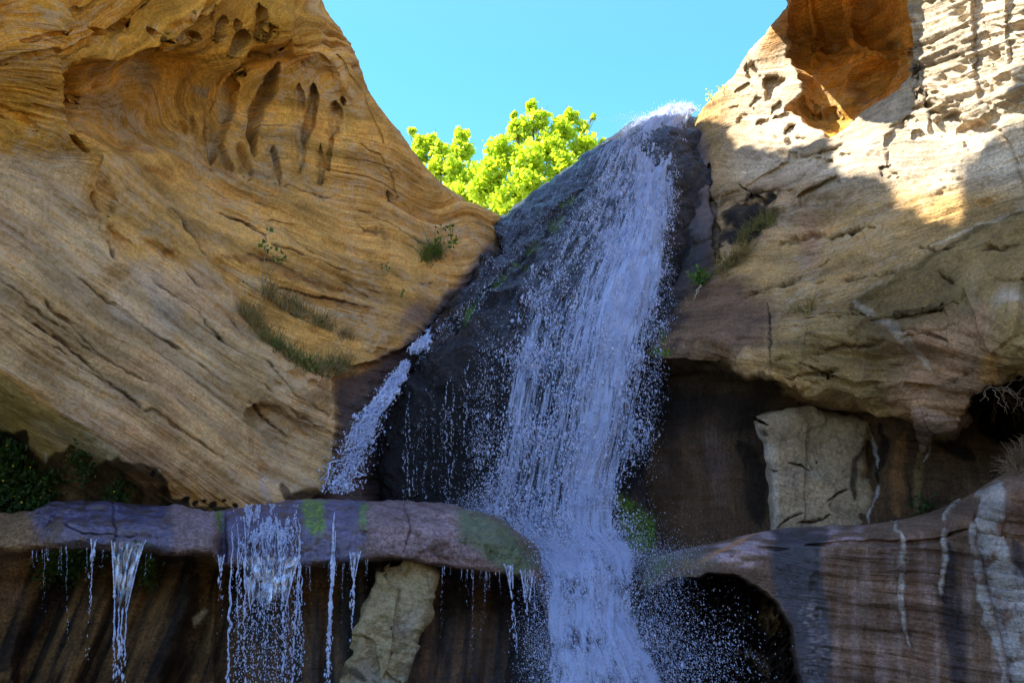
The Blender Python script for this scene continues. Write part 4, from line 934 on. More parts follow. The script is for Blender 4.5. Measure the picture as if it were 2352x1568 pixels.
vel = vel/np.linalg.norm(vel, axis=1, keepdims=True); vel[:,2] -= 0.4
v, f = drops(Pd[keep], r[keep], vel[keep] + 0.10*rng.normal(0,1,(keep.sum(),3)), strch[keep])
part('falling_drops', v, f, FOAM, fall, kind='stuff')
# spray thrown to the right of the chute, and along both flanks
sp_parts = []
def spray(n, u0, v0, su, sv, Y, sy, r0, bias=0.0):
    u = u0 + rng.normal(0, 1, n)*su + bias*np.abs(rng.normal(0,1,n)); w = v0 + rng.normal(0,1,n)*sv
    P = at(u, w, Y + rng.normal(0,1,n)*sy)
    return drops(P, 0.42*r0*np.exp(rng.normal(0,.45,n)), np.stack([0.25+0.2*rng.normal(0,1,n), 0*u, -1+0*u],1), 1.2 + 1.3*rng.random(n))
for args in ((2600,1480,1440,45,70,13.5,.25,.007,40),(2600,1530,1530,70,50,13.3,.3,.008,60),(900,1600,1500,60,70,13.4,.3,.006,40),(1200,1240,1480,22,90,13.5,.15,.006,-14),(500,1225,1400,22,90,13.7,.15,.005,-10),
             (900,1490,1340,30,26,13.9,.2,.006,30),(800,1130,880,18,90,15.1,.12,.008,-12),(900,1112,1020,14,60,15.0,.12,.008,-12),(900,1525,640,10,90,16.1,.15,.008,10),(900,1500,820,10,90,15.4,.15,.008,10),(700,1480,960,10,80,15.1,.15,.008,8),
             (500,1530,272,36,10,21.0,.1,.011,0),(300,1455,300,16,8,21.2,.1,.008,0),(700,1095,1150,30,24,14.8,.15,.006,-10),(500,1530,1280,50,8,14.5,.2,.005,20),(1600,1110,1170,34,16,14.55,.12,.005,0),(1800,1190,1240,50,18,14.2,.12,.005,0),(900,1140,1140,40,16,14.7,.12,.005,0)):
    sp_parts.append(spray(*args))
for args in ((9000,1300,1235,110,34,14.35,.3,.0042,0),(5000,1330,1290,90,22,14.1,.25,.0042,0),(4000,1160,1190,50,22,14.5,.15,.0036,0),(5000,1260,1500,26,80,13.45,.15,.004,-8),(5000,1490,1480,40,80,13.45,.2,.004,20),(3500,1500,1275,60,16,14.4,.2,.0036,20),(1500,1500,272,60,7,21.0,.15,.006,0)):
    sp_parts.append(spray(*args))
v, f = joinm(sp_parts); part('spray', v, f, FOAM, fall, kind='stuff')
# thin film sliding over the sloping rock left of the thick strands
fn = np.array([[at(*map(float,q)) for q in r] for r in [
 [(1140,520,21.35),(1250,434,21.25),(1350,362,21.15),(1452,292,21.1)],
 [(1108,575,19.3),(1215,530,18.95),(1300,480,18.7),(1400,380,19.3)],
 [(1090,630,18.1),(1165,610,17.6),(1250,570,17.45),(1330,500,17.9)],
 [(1030,714,16.95),(1090,700,16.6),(1170,690,16.3),(1240,640,16.5)],
 [(948,830,16.0),(1020,815,15.7),(1100,800,15.5),(1180,770,15.5)],
 [(905,930,15.6),(980,930,15.3),(1060,920,15.2),(1150,900,15.2)]]])
T = _cr(fn, [40,40,40,50,40]); T = _cr(T.transpose(1,0,2), [40,40,40]).transpose(1,0,2); th, tw = T.shape[:2]
s2, t2 = np.meshgrid(np.linspace(0,1,tw), np.linspace(0,1,th))
# lay it on the rock: nearest boulder depth
TU, TV = survey(T); BU, BV = survey(B.V); bb = B.V.reshape(-1,3)[:, 1]; bu = BU.ravel(); bv = BV.ravel()
gi = {}
ku = np.floor(bu/14).astype(int); kv = np.floor(bv/14).astype(int)
for a_, b_, y_ in zip(ku, kv, bb): gi[(a_, b_)] = min(gi.get((a_, b_), 1e9), y_)
Yn = np.array([gi.get((int(math.floor(a_/14)), int(math.floor(b_/14))), np.nan) for a_, b_ in zip(TU.ravel(), TV.ravel())]).reshape(TU.shape)
Yn = np.where(np.isnan(Yn) | (np.abs(Yn - T[...,1]) > 1.0), T[...,1], Yn)
for k in range(6): Yn[1:-1,1:-1] = (Yn[:-2,1:-1] + Yn[2:,1:-1] + Yn[1:-1,:-2] + Yn[1:-1,2:] + Yn[1:-1,1:-1])/5
T = at(TU, TV, Yn - 0.06)
fd = 0.12 + 0.26*sstep(0.5, 1.0, s2)*sstep(0.75, 0.4, t2) + 0.20*noise(V3(s2*9, t2*2.0, 0*s2)) + 0.10*sstep(0.25, 0.0, t2) - 0.30*sstep(0.62, 0.95, t2)
part('thin_film', T.reshape(-1,3), grid_faces(th,tw), VEIL, fall, attrs={'fl': V3(s2*4.6, t2*6.0, 0*s2).reshape(-1,3), 'dens': fd.ravel()})

# ---- film and rivulets on the black rock
mats = []
pr = []
BU, BV = survey(B.V); okb = (BV > 300)
def on_boulder(u, v):
    d = (BU - u)**2 + (BV - v)**2
    k = np.where(d < 40, B.V[...,1], 1e6).argmin() if (d < 40).any() else d.argmin()
    return B.V.reshape(-1,3)[k], B.N.reshape(-1,3)[k]
rivs = []
for k in range(42):        # threads down the black overhang
    u = rng.uniform(925, 1120); v0 = 1500 - u*0.62 + rng.uniform(-30, 120); v1 = v0 + rng.uniform(60, 330)
    vs_ = np.arange(v0, min(v1, 1160), 2.6); uu = u + np.cumsum(rng.normal(0, 0.5, len(vs_)))
    for a, b in zip(uu, vs_):
        if rng.random() < (0.85 if k % 6 == 0 else 0.45): rivs.append((a, b, 0.006 if k % 6 == 0 else 0.004, 0))
for k in range(330):       # broken streaks sliding down the slope
    g = rng.random(); u0 = 1120 + 310*g + rng.uniform(-30, 10); v0 = 530 - 225*g + rng.uniform(0, 120) + 5
    n = rng.integers(8, 40); ln = np.arange(n)*2.6
    for j in ln:
        uu_ = u0 - j*0.62; vv_ = v0 + j*0.79
        if rng.random() < 0.5: rivs.append((uu_ + rng.normal(0,1.5), vv_ + rng.normal(0,1.5), 0.0045, 1))
for k in range(90):        # film over the crest
    u0 = rng.uniform(960, 1160); v0 = 800 - (u0 - 945)*0.86 + rng.uniform(-6, 40)
    for j in np.arange(rng.integers(6, 24))*2.6:
        if rng.random() < 0.6: rivs.append((u0 - j*0.66 + rng.normal(0,1), v0 + j*0.75 + rng.normal(0,1), 0.005, 1))
Pr, Nr, Rr, Dr_ = [], [], [], []
for (u, v, r_, sl) in rivs:
    p, n = on_boulder(u, v)
    if abs(survey(p)[0] - u) > 12: continue
    Pr.append(p + n*0.01); Nr.append(n); Rr.append(0.7*r_*np.exp(rng.normal(0,.4))); Dr_.append(np.array([0,0,-1.0]) - n*(-n[2]))
riv = thing('rivulets', (0, 15, 3), 'thin broken threads of water running down the black rock left of the main fall', 'water trickle')
v, f = drops(np.array(Pr), np.array(Rr), np.array(Dr_) + 1e-3, 1.5 + 2.5*rng.random(len(Pr)))
part('thread', v, f, FOAM, riv, kind='stuff')

# ---- ropes of foam: small cascade in the crease on the left
def tube(path, rad, seg=7):
    path = np.asarray(path); n = len(path); rad = np.broadcast_to(rad, n)
    tg = np.gradient(path, axis=0); tg /= np.linalg.norm(tg, axis=1, keepdims=True) + 1e-9
    ref = np.array([0.3, 1.0, 0.2]); e1 = np.cross(tg, ref); e1 /= np.linalg.norm(e1, axis=1, keepdims=True) + 1e-9; e2 = np.cross(tg, e1)
    a = np.linspace(0, 2*np.pi, seg, endpoint=False)
    v = path[:,None] + (np.cos(a)[None,:,None]*e1[:,None] + np.sin(a)[None,:,None]*e2[:,None])*rad[:,None,None]
    i = np.arange(n*seg).reshape(n, seg); j = np.roll(i, -1, 1)
    return v.reshape(-1,3), np.stack([i[:-1], j[:-1], j[1:], i[1:]], -1).reshape(-1,4)
def wig(n, amp, step_=6):
    k = rng.normal(0, amp, max(3, n//step_ + 2)); return np.interp(np.linspace(0, len(k)-1, n), np.arange(len(k)), k)
def ropes(path, n_ropes, spread, r0, root, dropn=600, name='foam_rope'):
    """path rows: u, v, Y, half width"""
    path = np.array(path, float); quads, dr = [], []
    for k in range(n_ropes):
        a = rng.uniform(0, 0.55) if k % 3 else 0; b = min(1, a + rng.uniform(0.35, 1.0)); n = int(110*(b - a)) + 8
        tt = np.linspace(a, b, n)*(len(path) - 1)
        c = np.stack([np.interp(tt, np.arange(len(path)), path[:, j]) for j in range(4)], 1)
        off = rng.uniform(-1, 1) + wig(n, 0.22, 7)
        P = at(c[:,0] + off*c[:,3]*spread, c[:,1] + wig(n, 3), c[:,2] - 0.05 - 0.10*rng.random() + wig(n, 0.02))
        rad = r0*np.exp(wig(n, 0.4, 4))*np.sqrt(np.clip(np.minimum(np.arange(n), np.arange(n)[::-1])/6.0, 0.05, 1))
        quads.append(tube(P, rad))
    v, f = joinm(quads); v = v + 0.6*r0*np.stack([noise(v*22 + k*31) for k in range(3)], 1)
    part(name, v, f, FOAM, root, kind='stuff')
    if dropn:
        tt = rng.random(dropn)*(len(path) - 1)
        c = np.stack([np.interp(tt, np.arange(len(path)), path[:, j]) for j in range(4)], 1)
        P = at(c[:,0] + rng.normal(0, 0.6, dropn)*c[:,3], c[:,1] + rng.normal(0, 4, dropn), c[:,2] - 0.1 - 0.1*rng.random(dropn))
        v, f = drops(P, 0.0065*np.exp(rng.normal(0,.5,dropn)), np.tile([[-0.3,0,-1.0]], (dropn,1)), 1 + rng.random(dropn))
        part('splash_drops', v, f, FOAM, root, kind='stuff')
b0 = at(860, 930, 15.4)
casc = thing('cascade', b0, 'small frothy cascade tumbling down the crease between left cliff and black rock', 'waterfall')
ropes([(1014,738,17.2,7),(990,768,16.9,14),(965,795,16.4,16),(948,806,16.2,10)], 8, 1.0, 0.013, casc, 1500)
ropes([(934,832,16.0,7),(914,862,15.75,15),(890,900,15.5,19),(864,938,15.3,21),(842,978,15.2,25),(822,1020,15.1,30)], 13, 1.0, 0.012, casc, 2600)
ropes([(850,950,15.25,24),(832,1000,15.1,34),(812,1045,15.0,40),(790,1090,14.9,44),(772,1130,14.8,40)], 7, 1.0, 0.009, casc, 1800)

# ---- water spilling off the left ledge
EU, EV = survey(E.V)
def lip(u):
    """where a stream leaves the ledge: lowest bright edge at this column"""
    return np.interp(u, [-300,0,150,300,480,510,700,900,1060,1170,1228,1262],[1276,1270,1254,1266,1276,1296,1298,1280,1304,1316,1338,1420]), np.interp(u, [-300,0,150,300,480,510,700,900,1060,1170,1228,1262],[12.6,12.8,12.7,12.75,12.8,13.0,13.1,13.1,13.3,13.5,13.7,14.2])
_cell = {}
for a_, b_, y_ in zip(np.floor(EU.ravel()/6).astype(int), np.floor(EV.ravel()/6).astype(int), E.V[...,1].ravel()):
    _cell[(a_, b_)] = min(_cell.get((a_, b_), 1e9), y_)
def ledge_Y(u, v):
    """distance of the ledge surface at survey positions"""
    out = []
    for a_, b_ in zip(u, v):
        k = [_cell[(i_, j_)] for i_ in range(int(a_//6) - 1, int(a_//6) + 2) for j_ in range(int(b_//6) - 1, int(b_//6) + 2) if (i_, j_) in _cell]
        out.append(min(k) if k else 13.3)
    return np.array(out)
def stream(u0, u1, vtop, vbot, r0, breakup, n=None, sway=1.5, over=True):
    """one falling string of water from (u0, vtop) to (u1, vbot), beading into drops further down"""
    lv_, ly = lip(u0); n = n or int((vbot - vtop)/2.2)
    vs_ = np.linspace(vtop, vbot, n); k = np.linspace(0, 1, n)
    uu = u0 + (u1 - u0)*k + wig(n, sway, 8)
    back_ = np.clip((lv_ - 12 - vs_)/70, 0, 1)
    Y = ly - 0.06 - 0.05*np.clip((vs_ - lv_)/300, 0, 1)
    Y = np.where(vs_ < lv_ - 4, ledge_Y(uu, np.minimum(vs_, lv_ - 6)) - 0.03, Y)
    kp = rng.random(n) < np.clip(1.15 - breakup*k, 0.1, 1)
    P = at(uu, vs_, Y)[kp]; m = kp.sum()
    P[:,0] += rng.normal(0, 0.012, m)*k[kp]*breakup
    r = r0*np.exp(rng.normal(0, 0.4, m))
    d = np.tile([[0, -0.02, -1.0]], (m,1))
    return drops(P, 0.75*r, d, 2.0 + 3.5*rng.random(m)*(1 - 0.6*k[kp]))
def sheet(us_top, us_bot, v0, v1, wdt=24, ht=50, dY=-0.07):
    s3, t3 = np.meshgrid(np.linspace(0,1,wdt), np.linspace(0,1,ht))
    lv_, ly = lip(0.5*(us_top[0] + us_top[1]))
    ul = us_top[0] + (us_bot[0] - us_top[0])*t3**0.8; ur = us_top[1] + (us_bot[1] - us_top[1])*t3**0.8
    Y = ly + dY + 0.03*noise(V3(s3*6, t3*5, 0*s3 + us_top[0]))
    P = at(ul + (ur - ul)*s3, v0 + (v1 - v0)*t3, Y)
    fade = sstep(1.0, 0.55, t3 + 0.28*noise(V3(s3*5 + us_top[0], t3*1.5, 0*s3)))*sstep(0.0, 0.06, t3)
    return P.reshape(-1,3), grid_faces(ht, wdt), (V3(s3*0.6, t3*1.3, 0*s3 + us_top[0]).reshape(-1,3), fade.ravel())
def spill(label, u, v, streams, sheets=(), name='water_spill', extra=()):
    lv_, ly = lip(u)
    root = thing(name, at(u, v, ly - 0.06), label, 'falling water', 'water spilling off the left ledge')
    for us_t, us_b, v0, v1 in sheets:
        P, f, fl_ = sheet(us_t, us_b, v0, v1); part('water_film', P, f, GLASS, root, attrs={'fl': fl_[0], 'dens': fl_[1]})
        for e in (0, 1):
            n = int((v1 - v0)/2.2); k = np.linspace(0,1,n)**0.8
            Pe = at(us_t[e] + (us_b[e] - us_t[e])*k, np.linspace(v0, v1, n), ly - 0.08)
            vv_, ff_ = drops(Pe, 0.0065*np.exp(rng.normal(0,.35,n)), np.tile([[0,0,-1.0]],(n,1)), np.full(n, 2.2)); part('bright_edge', vv_, ff_, FOAM, root)
    v_, f_ = joinm([stream(*a) for a in streams] + list(extra)); part('drop_string', v_, f_, FOAM, root, kind='stuff')
    return root
cs = []
for k in range(34):
    u = 535 + 160*rng.random(); cs.append((u, u + rng.normal(-2, 5), 1186 + rng.uniform(0, 60), rng.uniform(1380, 1640), rng.uniform(0.0028, 0.006), rng.uniform(0.8, 1.6), None, 2.5))
cs += [(533,522,1230,1640,.010,.6,None,2),(562,560,1200,1640,.008,.8,None,2),(640,655,1190,1600,.009,.8,None,3),(690,668,1262,1600,.008,.8,None,2)]
ncl = 6000
tu_ = 560 + 110*rng.random(ncl) + rng.normal(0,9,ncl); tv_ = 1158 + 120*rng.random(ncl)
ok_ = noise(V3(tu_/16, tv_/46, 0*tu_)) + 0.5*noise(V3(tu_/5, tv_/12, 0*tu_)) > 0.02; tu_, tv_ = tu_[ok_], tv_[ok_]; ncl = len(tu_)
top_foam = drops(at(tu_, tv_, ledge_Y(tu_, tv_) - 0.02 - 0.03*rng.random(ncl)), 0.0042*np.exp(rng.normal(0,.5,ncl)), np.tile([[0,0,-1.0]],(ncl,1)), 1.5 + rng.random(ncl))
ncl = 1100; uu_ = 530 + 165*rng.random(ncl); lower_beads = drops(at(uu_ + rng.normal(0,4,ncl), 1380 + 200*rng.random(ncl), 13.0 + 0.06*rng.normal(0,1,ncl)), 0.0048*np.exp(rng.normal(0,.4,ncl)), np.tile([[0,0,-1.0]],(ncl,1)), 1.2 + rng.random(ncl))
spill('wide white curtain of water pouring over the ledge, widest of the ledge spills', 612, 1280, cs, [((555,690),(575,655),1276,1400)], 'water_curtain', [top_foam, lower_beads])
spill('clear fan-shaped spill with banded ripples under the left end of the ledge', 295, 1250,
      [(262,264,1390,1640,.008,1.1),(272,270,1400,1640,.010,1.2),(280,278,1405,1640,.009,1.3),(290,284,1400,1600,.008,1.3)], [((256,334),(264,291),1242,1402)])
spill('short narrow white spill left of the clear fan', 214, 1244, [(214,205,1243,1330,.009,.9),(212,200,1300,1520,.006,1.6),(219,212,1243,1300,.006,.6)], [((209,221),(211,214),1240,1276)])
spill('thin beaded spill at the left edge of the wide curtain', 508, 1278, [(508,507,1278,1400,.007,1.1),(506,507,1282,1460,.005,1.7)], [((501,515),(505,508),1276,1312)])
spill('long straight white string of water right of the wide curtain', 766, 1270, [(768,750,1180,1640,.009,.6),(765,746,1210,1640,.008,.9),(771,752,1220,1640,.007,1.0),(764,748,1250,1640,.008,1.1)])
spill('pointed spill just left of the pale yellowish slab', 815, 1272, [(815,808,1290,1420,.009,.9),(812,806,1280,1440,.007,1.2),(812,803,1380,1500,.006,1.5)], [((803,829),(809,816),1266,1322)])
spill('pale spill under the green end of the ledge, next to the chute', 1185, 1312, [(1170,1180,1300,1470,.008,1.0),(1206,1212,1310,1480,.008,1.0),(1226,1230,1330,1460,.006,1.2),(1181,1196,1400,1600,.006,1.6)], [((1158,1178),(1172,1178),1296,1350),((1195,1226),(1206,1216),1310,1380)])
# hair-thin drips between the spills
hp = []
for u in list(rng.uniform(70, 245, 16)) + list(rng.uniform(335, 350, 2)) + list(rng.uniform(700, 850, 13)) + list(rng.uniform(1010, 1160, 20)):
    lv_, ly = lip(u); hp.append(stream(u, u + rng.normal(-2, 2), lv_ + 2, lv_ + rng.uniform(25, 90)*np.exp(rng.normal(0,.5)), 0.0026, 1.3, None, 0.8))
v, f = joinm(hp); o = obj('water_drips', mesh_from('water_drips', v, f, FOAM), label='hair thin dripping threads hanging along the underside of the left ledge', cat='dripping water', kind='stuff')
# ================================================================== plants
def leaf_mat(name, a, b, trans, rough=0.5):
    m, nt = new_mat(name); t = NT(nt)
    rnd = t.n('ShaderNodeNewGeometry').outputs['Random Per Island']
    P = t.n('ShaderNodeTexCoord').outputs['Object']
    c = t.mix(t.math('ADD', t.math('MULTIPLY', rnd, 0.7), t.math('MULTIPLY', t.noise(P, 1.5, 2), 0.3)), a, b)
    d = t.n('ShaderNodeBsdfPrincipled', {'Base Color': c, 'Roughness': rough, 'Specular IOR Level': 0.3})
    tr = t.n('ShaderNodeBsdfTranslucent', {'Color': t.mix(1.0, c, (1.5, 1.4, 0.7), 'MULTIPLY')})
    t.n('ShaderNodeOutputMaterial', {0: t.n('ShaderNodeMixShader', {0: trans, 1: d.outputs[0], 2: tr.outputs[0]}).outputs[0]})
    return m
LEAF = leaf_mat('spring leaf', (0.32, 0.46, 0.025), (0.58, 0.68, 0.07), 0.6)
GREEN = leaf_mat('green leaf', (0.03, 0.09, 0.015), (0.10, 0.20, 0.02), 0.3)
DKLEAF = leaf_mat('shade leaf', (0.012, 0.035, 0.008), (0.035, 0.085, 0.015), 0.25)
DRY = leaf_mat('dry grass blade', (0.22, 0.15, 0.07), (0.42, 0.32, 0.17), 0.25, 0.8)
GRASS = leaf_mat('grass blade', (0.10, 0.11, 0.03), (0.26, 0.23, 0.09), 0.3, 0.7)
YEL = leaf_mat('yellow petal', (0.55, 0.42, 0.03), (0.65, 0.55, 0.06), 0.3)
def wood_mat(name, c1, c2):
    m, nt = new_mat(name); t = NT(nt); P = t.n('ShaderNodeTexCoord').outputs['Object']
    c = t.mix(t.ramp(t.noise(t.scale(P, (9, 9, 2)), 1, 5), 0.3, 0.7), c1, c2)
    t.n('ShaderNodeOutputMaterial', {0: t.n('ShaderNodeBsdfPrincipled', {'Base Color': c, 'Roughness': 0.9}).outputs[0]}); return m
BARK = wood_mat('bark', (0.07, 0.05, 0.035), (0.16, 0.12, 0.085)); STEM = wood_mat('pale stem', (0.22, 0.19, 0.12), (0.34, 0.30, 0.2)); ROOT = wood_mat('dry root', (0.10, 0.065, 0.035), (0.22, 0.16, 0.09))
def leaves(P, size, flat=0.0, aspect=0.62):
    """rhombic, slightly folded leaves scattered at P"""
    n = len(P); size = np.broadcast_to(size, n)[:, None]*np.exp(rng.normal(0, 0.25, (n,1)))
    d = rng.normal(0,1,(n,3)); d[:,2] -= 0.3; d /= np.linalg.norm(d,axis=1,keepdims=True)
    e = np.cross(d, rng.normal(0,1,(n,3)) + np.array([0,0,flat])); e /= np.linalg.norm(e,axis=1,keepdims=True); nn = np.cross(d, e)
    v = np.stack([P - d*size*0.5, P + e*size*aspect*0.5 + nn*size*0.12, P + d*size*0.5, P - e*size*aspect*0.5 + nn*size*0.12], 1)
    return v.reshape(-1,3), np.arange(n*4).reshape(n,4)
def blades(P, L_, w, up, spread, curl=0.5):
    """curved grass blades: base points, length, width, main direction"""
    n = len(P); L_ = np.broadcast_to(L_, n)*np.exp(rng.normal(0,.3,n))
    d = np.array(up) + rng.normal(0, spread, (n,3)); d /= np.linalg.norm(d,axis=1,keepdims=True)
    g = rng.normal(0,1,(n,3))*0.5 + np.array([0,-0.2,-1.0]); side = np.cross(d, rng.normal(0,1,(n,3))); side /= np.linalg.norm(side,axis=1,keepdims=True)
    rows = []
    for k, t_ in enumerate((0, .35, .7, 1.0)):
        c = P + d*(L_*t_)[:,None] + g*(L_*curl*t_*t_*0.6)[:,None]; ww = w*(1 - 0.85*t_)
        rows += [c - side*ww, c + side*ww]
    v = np.stack(rows, 1); b = (np.arange(n)*8)[:,None]
    f = np.concatenate([b + np.array([[k*2, k*2+1, k*2+3, k*2+2]]) for k in range(3)])
    return v.reshape(-1,3), f
# ---- trees above the notch, in full sun
def tree(base, tips, label, n_leaf, leaf=0.17):
    """tips: (u, v, Y, radius px) leaf clumps; limbs run from the trunk to every clump"""
    root = thing('tree', base, label, 'tree', 'trees above the notch')
    base = np.array(base, float); tubes = []
    cen = np.array([at(u, v, Y) for u, v, Y, r in tips]); rad = np.array([r*Y*0.9/2352 for u, v, Y, r in tips])
    fork = base + (cen.mean(0) - base)*0.38
    k = np.linspace(0,1,14)[:,None]
    trunk = base + (fork - base)*k + np.stack([wig(14,.06,4), wig(14,.06,4), 0*k[:,0]],1)
    tv, tf = tube(trunk, np.linspace(0.17, 0.11, 14), 10); part('trunk', tv, tf, BARK, root)
    for c, rr in zip(cen, rad):
        mid = fork*0.55 + c*0.45 + np.array([0,0,0.25]) + rng.normal(0,.12,3)
        k = np.linspace(0,1,16)[:,None]
        p = (1-k)**2*fork + 2*k*(1-k)*mid + k*k*c
        tubes.append(tube(p, np.linspace(0.055, 0.012, 16), 6))
        for j in range(7):
            s_ = p[rng.integers(7, 16)]; e_ = c + rng.normal(0,1,3)*rr*0.6
            q = s_ + (e_ - s_)*np.linspace(0,1,7)[:,None]; tubes.append(tube(q, np.linspace(0.016, 0.005, 7), 5))
    v, f = joinm(tubes); part('branches', v, f, BARK, root)
    pts = []
    wgt = rad**2/np.sum(rad**2)
    for c, rr, w_ in zip(cen, rad, wgt):
        m = max(4, int(n_leaf*w_/14))
        sub = rng.normal(0,1,(m,3)); sub /= np.linalg.norm(sub,axis=1,keepdims=True); sub = c + sub*(rr*rng.random((m,1))**0.45)*np.array([1,1,1.0])
        for s_ in sub: pts.append(s_ + rng.normal(0,1,(14,3))*rr*0.2)
    v, f = leaves(np.concatenate(pts), leaf, 0.6, 0.75); part('crown', v, f, LEAF, root, smooth=False)
    return root
TB = lambda u, Y, z: (float(at(u, 500, Y)[0]), Y, z)
tree(TB(1235, 34, 12.8), [(1222,244,34,17),(1240,275,34,26),(1200,300,34,34),(1310,268,34.4,22),(1342,290,34.4,16),(1290,300,34.2,34),(1340,335,34.2,34),(1375,345,34.4,18),(1262,340,33.8,40),(1180,292,34,16),(1150,345,33.6,34),(1210,370,33.4,44),
      (1290,390,33.6,44),(1340,375,34.2,30),(1130,400,33.6,40),(1200,430,33.2,44),(1110,440,33.6,36),(1160,470,33.2,36),(1240,440,33.4,36),(1225,480,33.4,26),(1384,328,34.6,9),(1180,266,34,8),(1362,268,34.6,6)],
     'tall bright yellow green tree rising behind the sloping black rock', 10500)
tree(TB(1020, 36, 12.9), [(1060,310,36,20),(1062,345,36,28),(1040,385,35.8,34),(1080,400,35.6,30),(1060,445,35.4,34),(1010,345,36,22),(985,330,36.2,24),(950,305,36.4,14),(965,330,36.2,22),(1000,390,36,30),(1040,430,35.8,30),(960,365,36.2,24),(1100,470,35.4,30)],
     'shorter yellow green tree partly hidden by the left cliff edge', 5200)
# ---- grass on the ledges of the left cliff
def on(Pt, us_, vs_):
    U_, W_2 = survey(Pt.V); U_ = U_.ravel(); W_2 = W_2.ravel(); Vf = Pt.V.reshape(-1,3); Nf = Pt.N.reshape(-1,3); out = []
    for u, v in zip(us_, vs_):
        m = np.flatnonzero((np.abs(U_ - u) < 7) & (np.abs(W_2 - v) < 7))
        k = m[np.argmin(Vf[m,1] + 0.02*np.hypot(U_[m]-u, W_2[m]-v))] if len(m) else np.argmin((U_-u)**2 + (W_2-v)**2)
        out.append(Vf[k] + Nf[k]*0.01)
    return np.array(out)
def along(pts, n, jitter):
    pts = np.array(pts, float); t_ = rng.random(n)*(len(pts)-1)
    return np.interp(t_, np.arange(len(pts)), pts[:,0]) + rng.normal(0,jitter,n), np.interp(t_, np.arange(len(pts)), pts[:,1]) + rng.normal(0,jitter,n)
def tuft(Pt, pts, n, ln, label, mats, jitter=4, up=(0.1,-0.5,0.8), name='grass_tuft', group='grass growing on the cliff ledges', w=0.006, spread=0.38):
    u, v = along(pts, max(4, n//6), jitter); B0 = on(Pt, u, v); i = rng.integers(0, len(B0), n)
    P = B0[i] + rng.normal(0, 0.025, (n,3))
    root = thing(name, B0.mean(0), label, 'grass', group)
    ks = np.array_split(rng.permutation(n), len(mats))
    for mt, kk in zip(mats, ks):
        vv_, ff_ = blades(P[kk], ln, w, up, spread); part('blades' if mt is not DRY else 'dry_blades', vv_, ff_, mt, root, smooth=False, kind='stuff')
    return root
tuft(L, [(605,672),(640,690),(690,720),(740,745),(765,752)], 650, 0.22, 'broad brownish grass patch on the upper of the two left ledges', [GRASS, DRY], 7)
tuft(L, [(560,715),(590,745),(620,780)], 500, 0.24, 'sparse grass at the upper end of the lower left crack', [GRASS, DRY], 5)
tuft(L, [(620,780),(665,815),(705,840),(735,850)], 600, 0.22, 'dense green and straw grass filling the middle of the lower left crack', [GRASS, GREEN, DRY], 6)
tuft(L, [(735,845),(770,850),(800,845)], 500, 0.22, 'straw coloured grass where the crack meets the end of the left slab', [DRY, GRASS], 8)
tuft(L, [(975,600),(990,585),(1005,590)], 420, 0.30, 'upright green grass clump near the notch on the left cliff', [GRASS, GREEN], 5)
tuft(L, [(785,770),(805,768)], 120, 0.16, 'tiny dry tuft right of the brownish grass patch', [DRY], 4)
tuft(K, [(1650,640),(1675,605),(1700,590),(1720,570)], 450, 0.28, 'pale dry grass hanging in the sloping crack right of the falls', [DRY, GRASS], 6, (0.0,-0.7,0.35))
tuft(K, [(1690,560),(1740,520),(1775,500)], 350, 0.22, 'thin greenish grass on the dark stained rock right of the falls', [GRASS], 6, (0.0,-0.6,0.5))
tuft(K, [(1800,715),(1850,720),(1870,700)], 260, 0.15, 'small brown tufts on the lip of the right overhang', [DRY, GRASS], 6, (0.0,-0.7,0.5))
# ---- small leafy plants
def plant(name, label, stems, Pt, leaf, n_per, mat, stem_r=0.006, stemmat=STEM, cat='plant', flowers=None):
    """stems: list of (u0,v0,u1,v1,lean) base and tip"""
    b0_ = on(Pt, [stems[0][0]], [stems[0][1]])[0]
    root = thing(name, b0_, label, cat); lp, tb = [], []
    for (u0, v0, u1, v1, fwd, a) in stems:
        p0 = on(Pt, [u0], [v0])[0]; Yt = p0[1] - fwd; p1 = at(u1, v1, Yt)
        k = np.linspace(0,1,14)[:,None]; q = p0 + (p1 - p0)*k; q[:,0] += wig(14, .015, 4); q[:,1] -= 0.1*fwd*np.sin(k[:,0]*3)
        tb.append(tube(q, np.linspace(stem_r, stem_r*0.4, 14), 5))
        kk = rng.uniform(a, 1.0, n_per); i = (kk*13).astype(int)
        lp.append(q[i] + rng.normal(0, leaf*0.75, (n_per,3)))
    v, f = joinm(tb); part('stem', v, f, stemmat, root)
    lp = np.concatenate(lp); v, f = leaves(lp, leaf, 0.4, 0.8); part('leaves', v, f, mat, root, smooth=False)
    if flowers: v, f = leaves(lp[rng.integers(0, len(lp), flowers)] + np.array([0,-0.05,0.02]), 0.035, 0, 1.0); part('flowers', v, f, YEL, root, smooth=False)
    return root
plant('sapling', 'slender sapling with a bare pale stem and a few green leaves on the left cliff', [(592,708,618,525,.30,.72),(606,640,660,590,.25,.75),(600,655,640,578,.25,.8),(612,580,608,560,.2,.5)], L, 0.065, 11, GREEN)
plant('small_shrub', 'leafy upright shrub beside the notch, highest plant on the left cliff', [(1010,575,1012,512,.2,.3),(1018,580,1040,505,.2,.4),(1005,580,1000,545,.2,.3),(1022,590,1045,548,.2,.5)], L, 0.06, 16, GREEN)
plant('seedling', 'single green seedling on bare rock left of the leafy shrub', [(882,634,886,602,.15,.2)], L, 0.055, 12, GREEN)
plant('seedling', 'spindly seedling just above the purple wet rock', [(922,705,926,660,.15,.3)], L, 0.05, 12, GREEN)
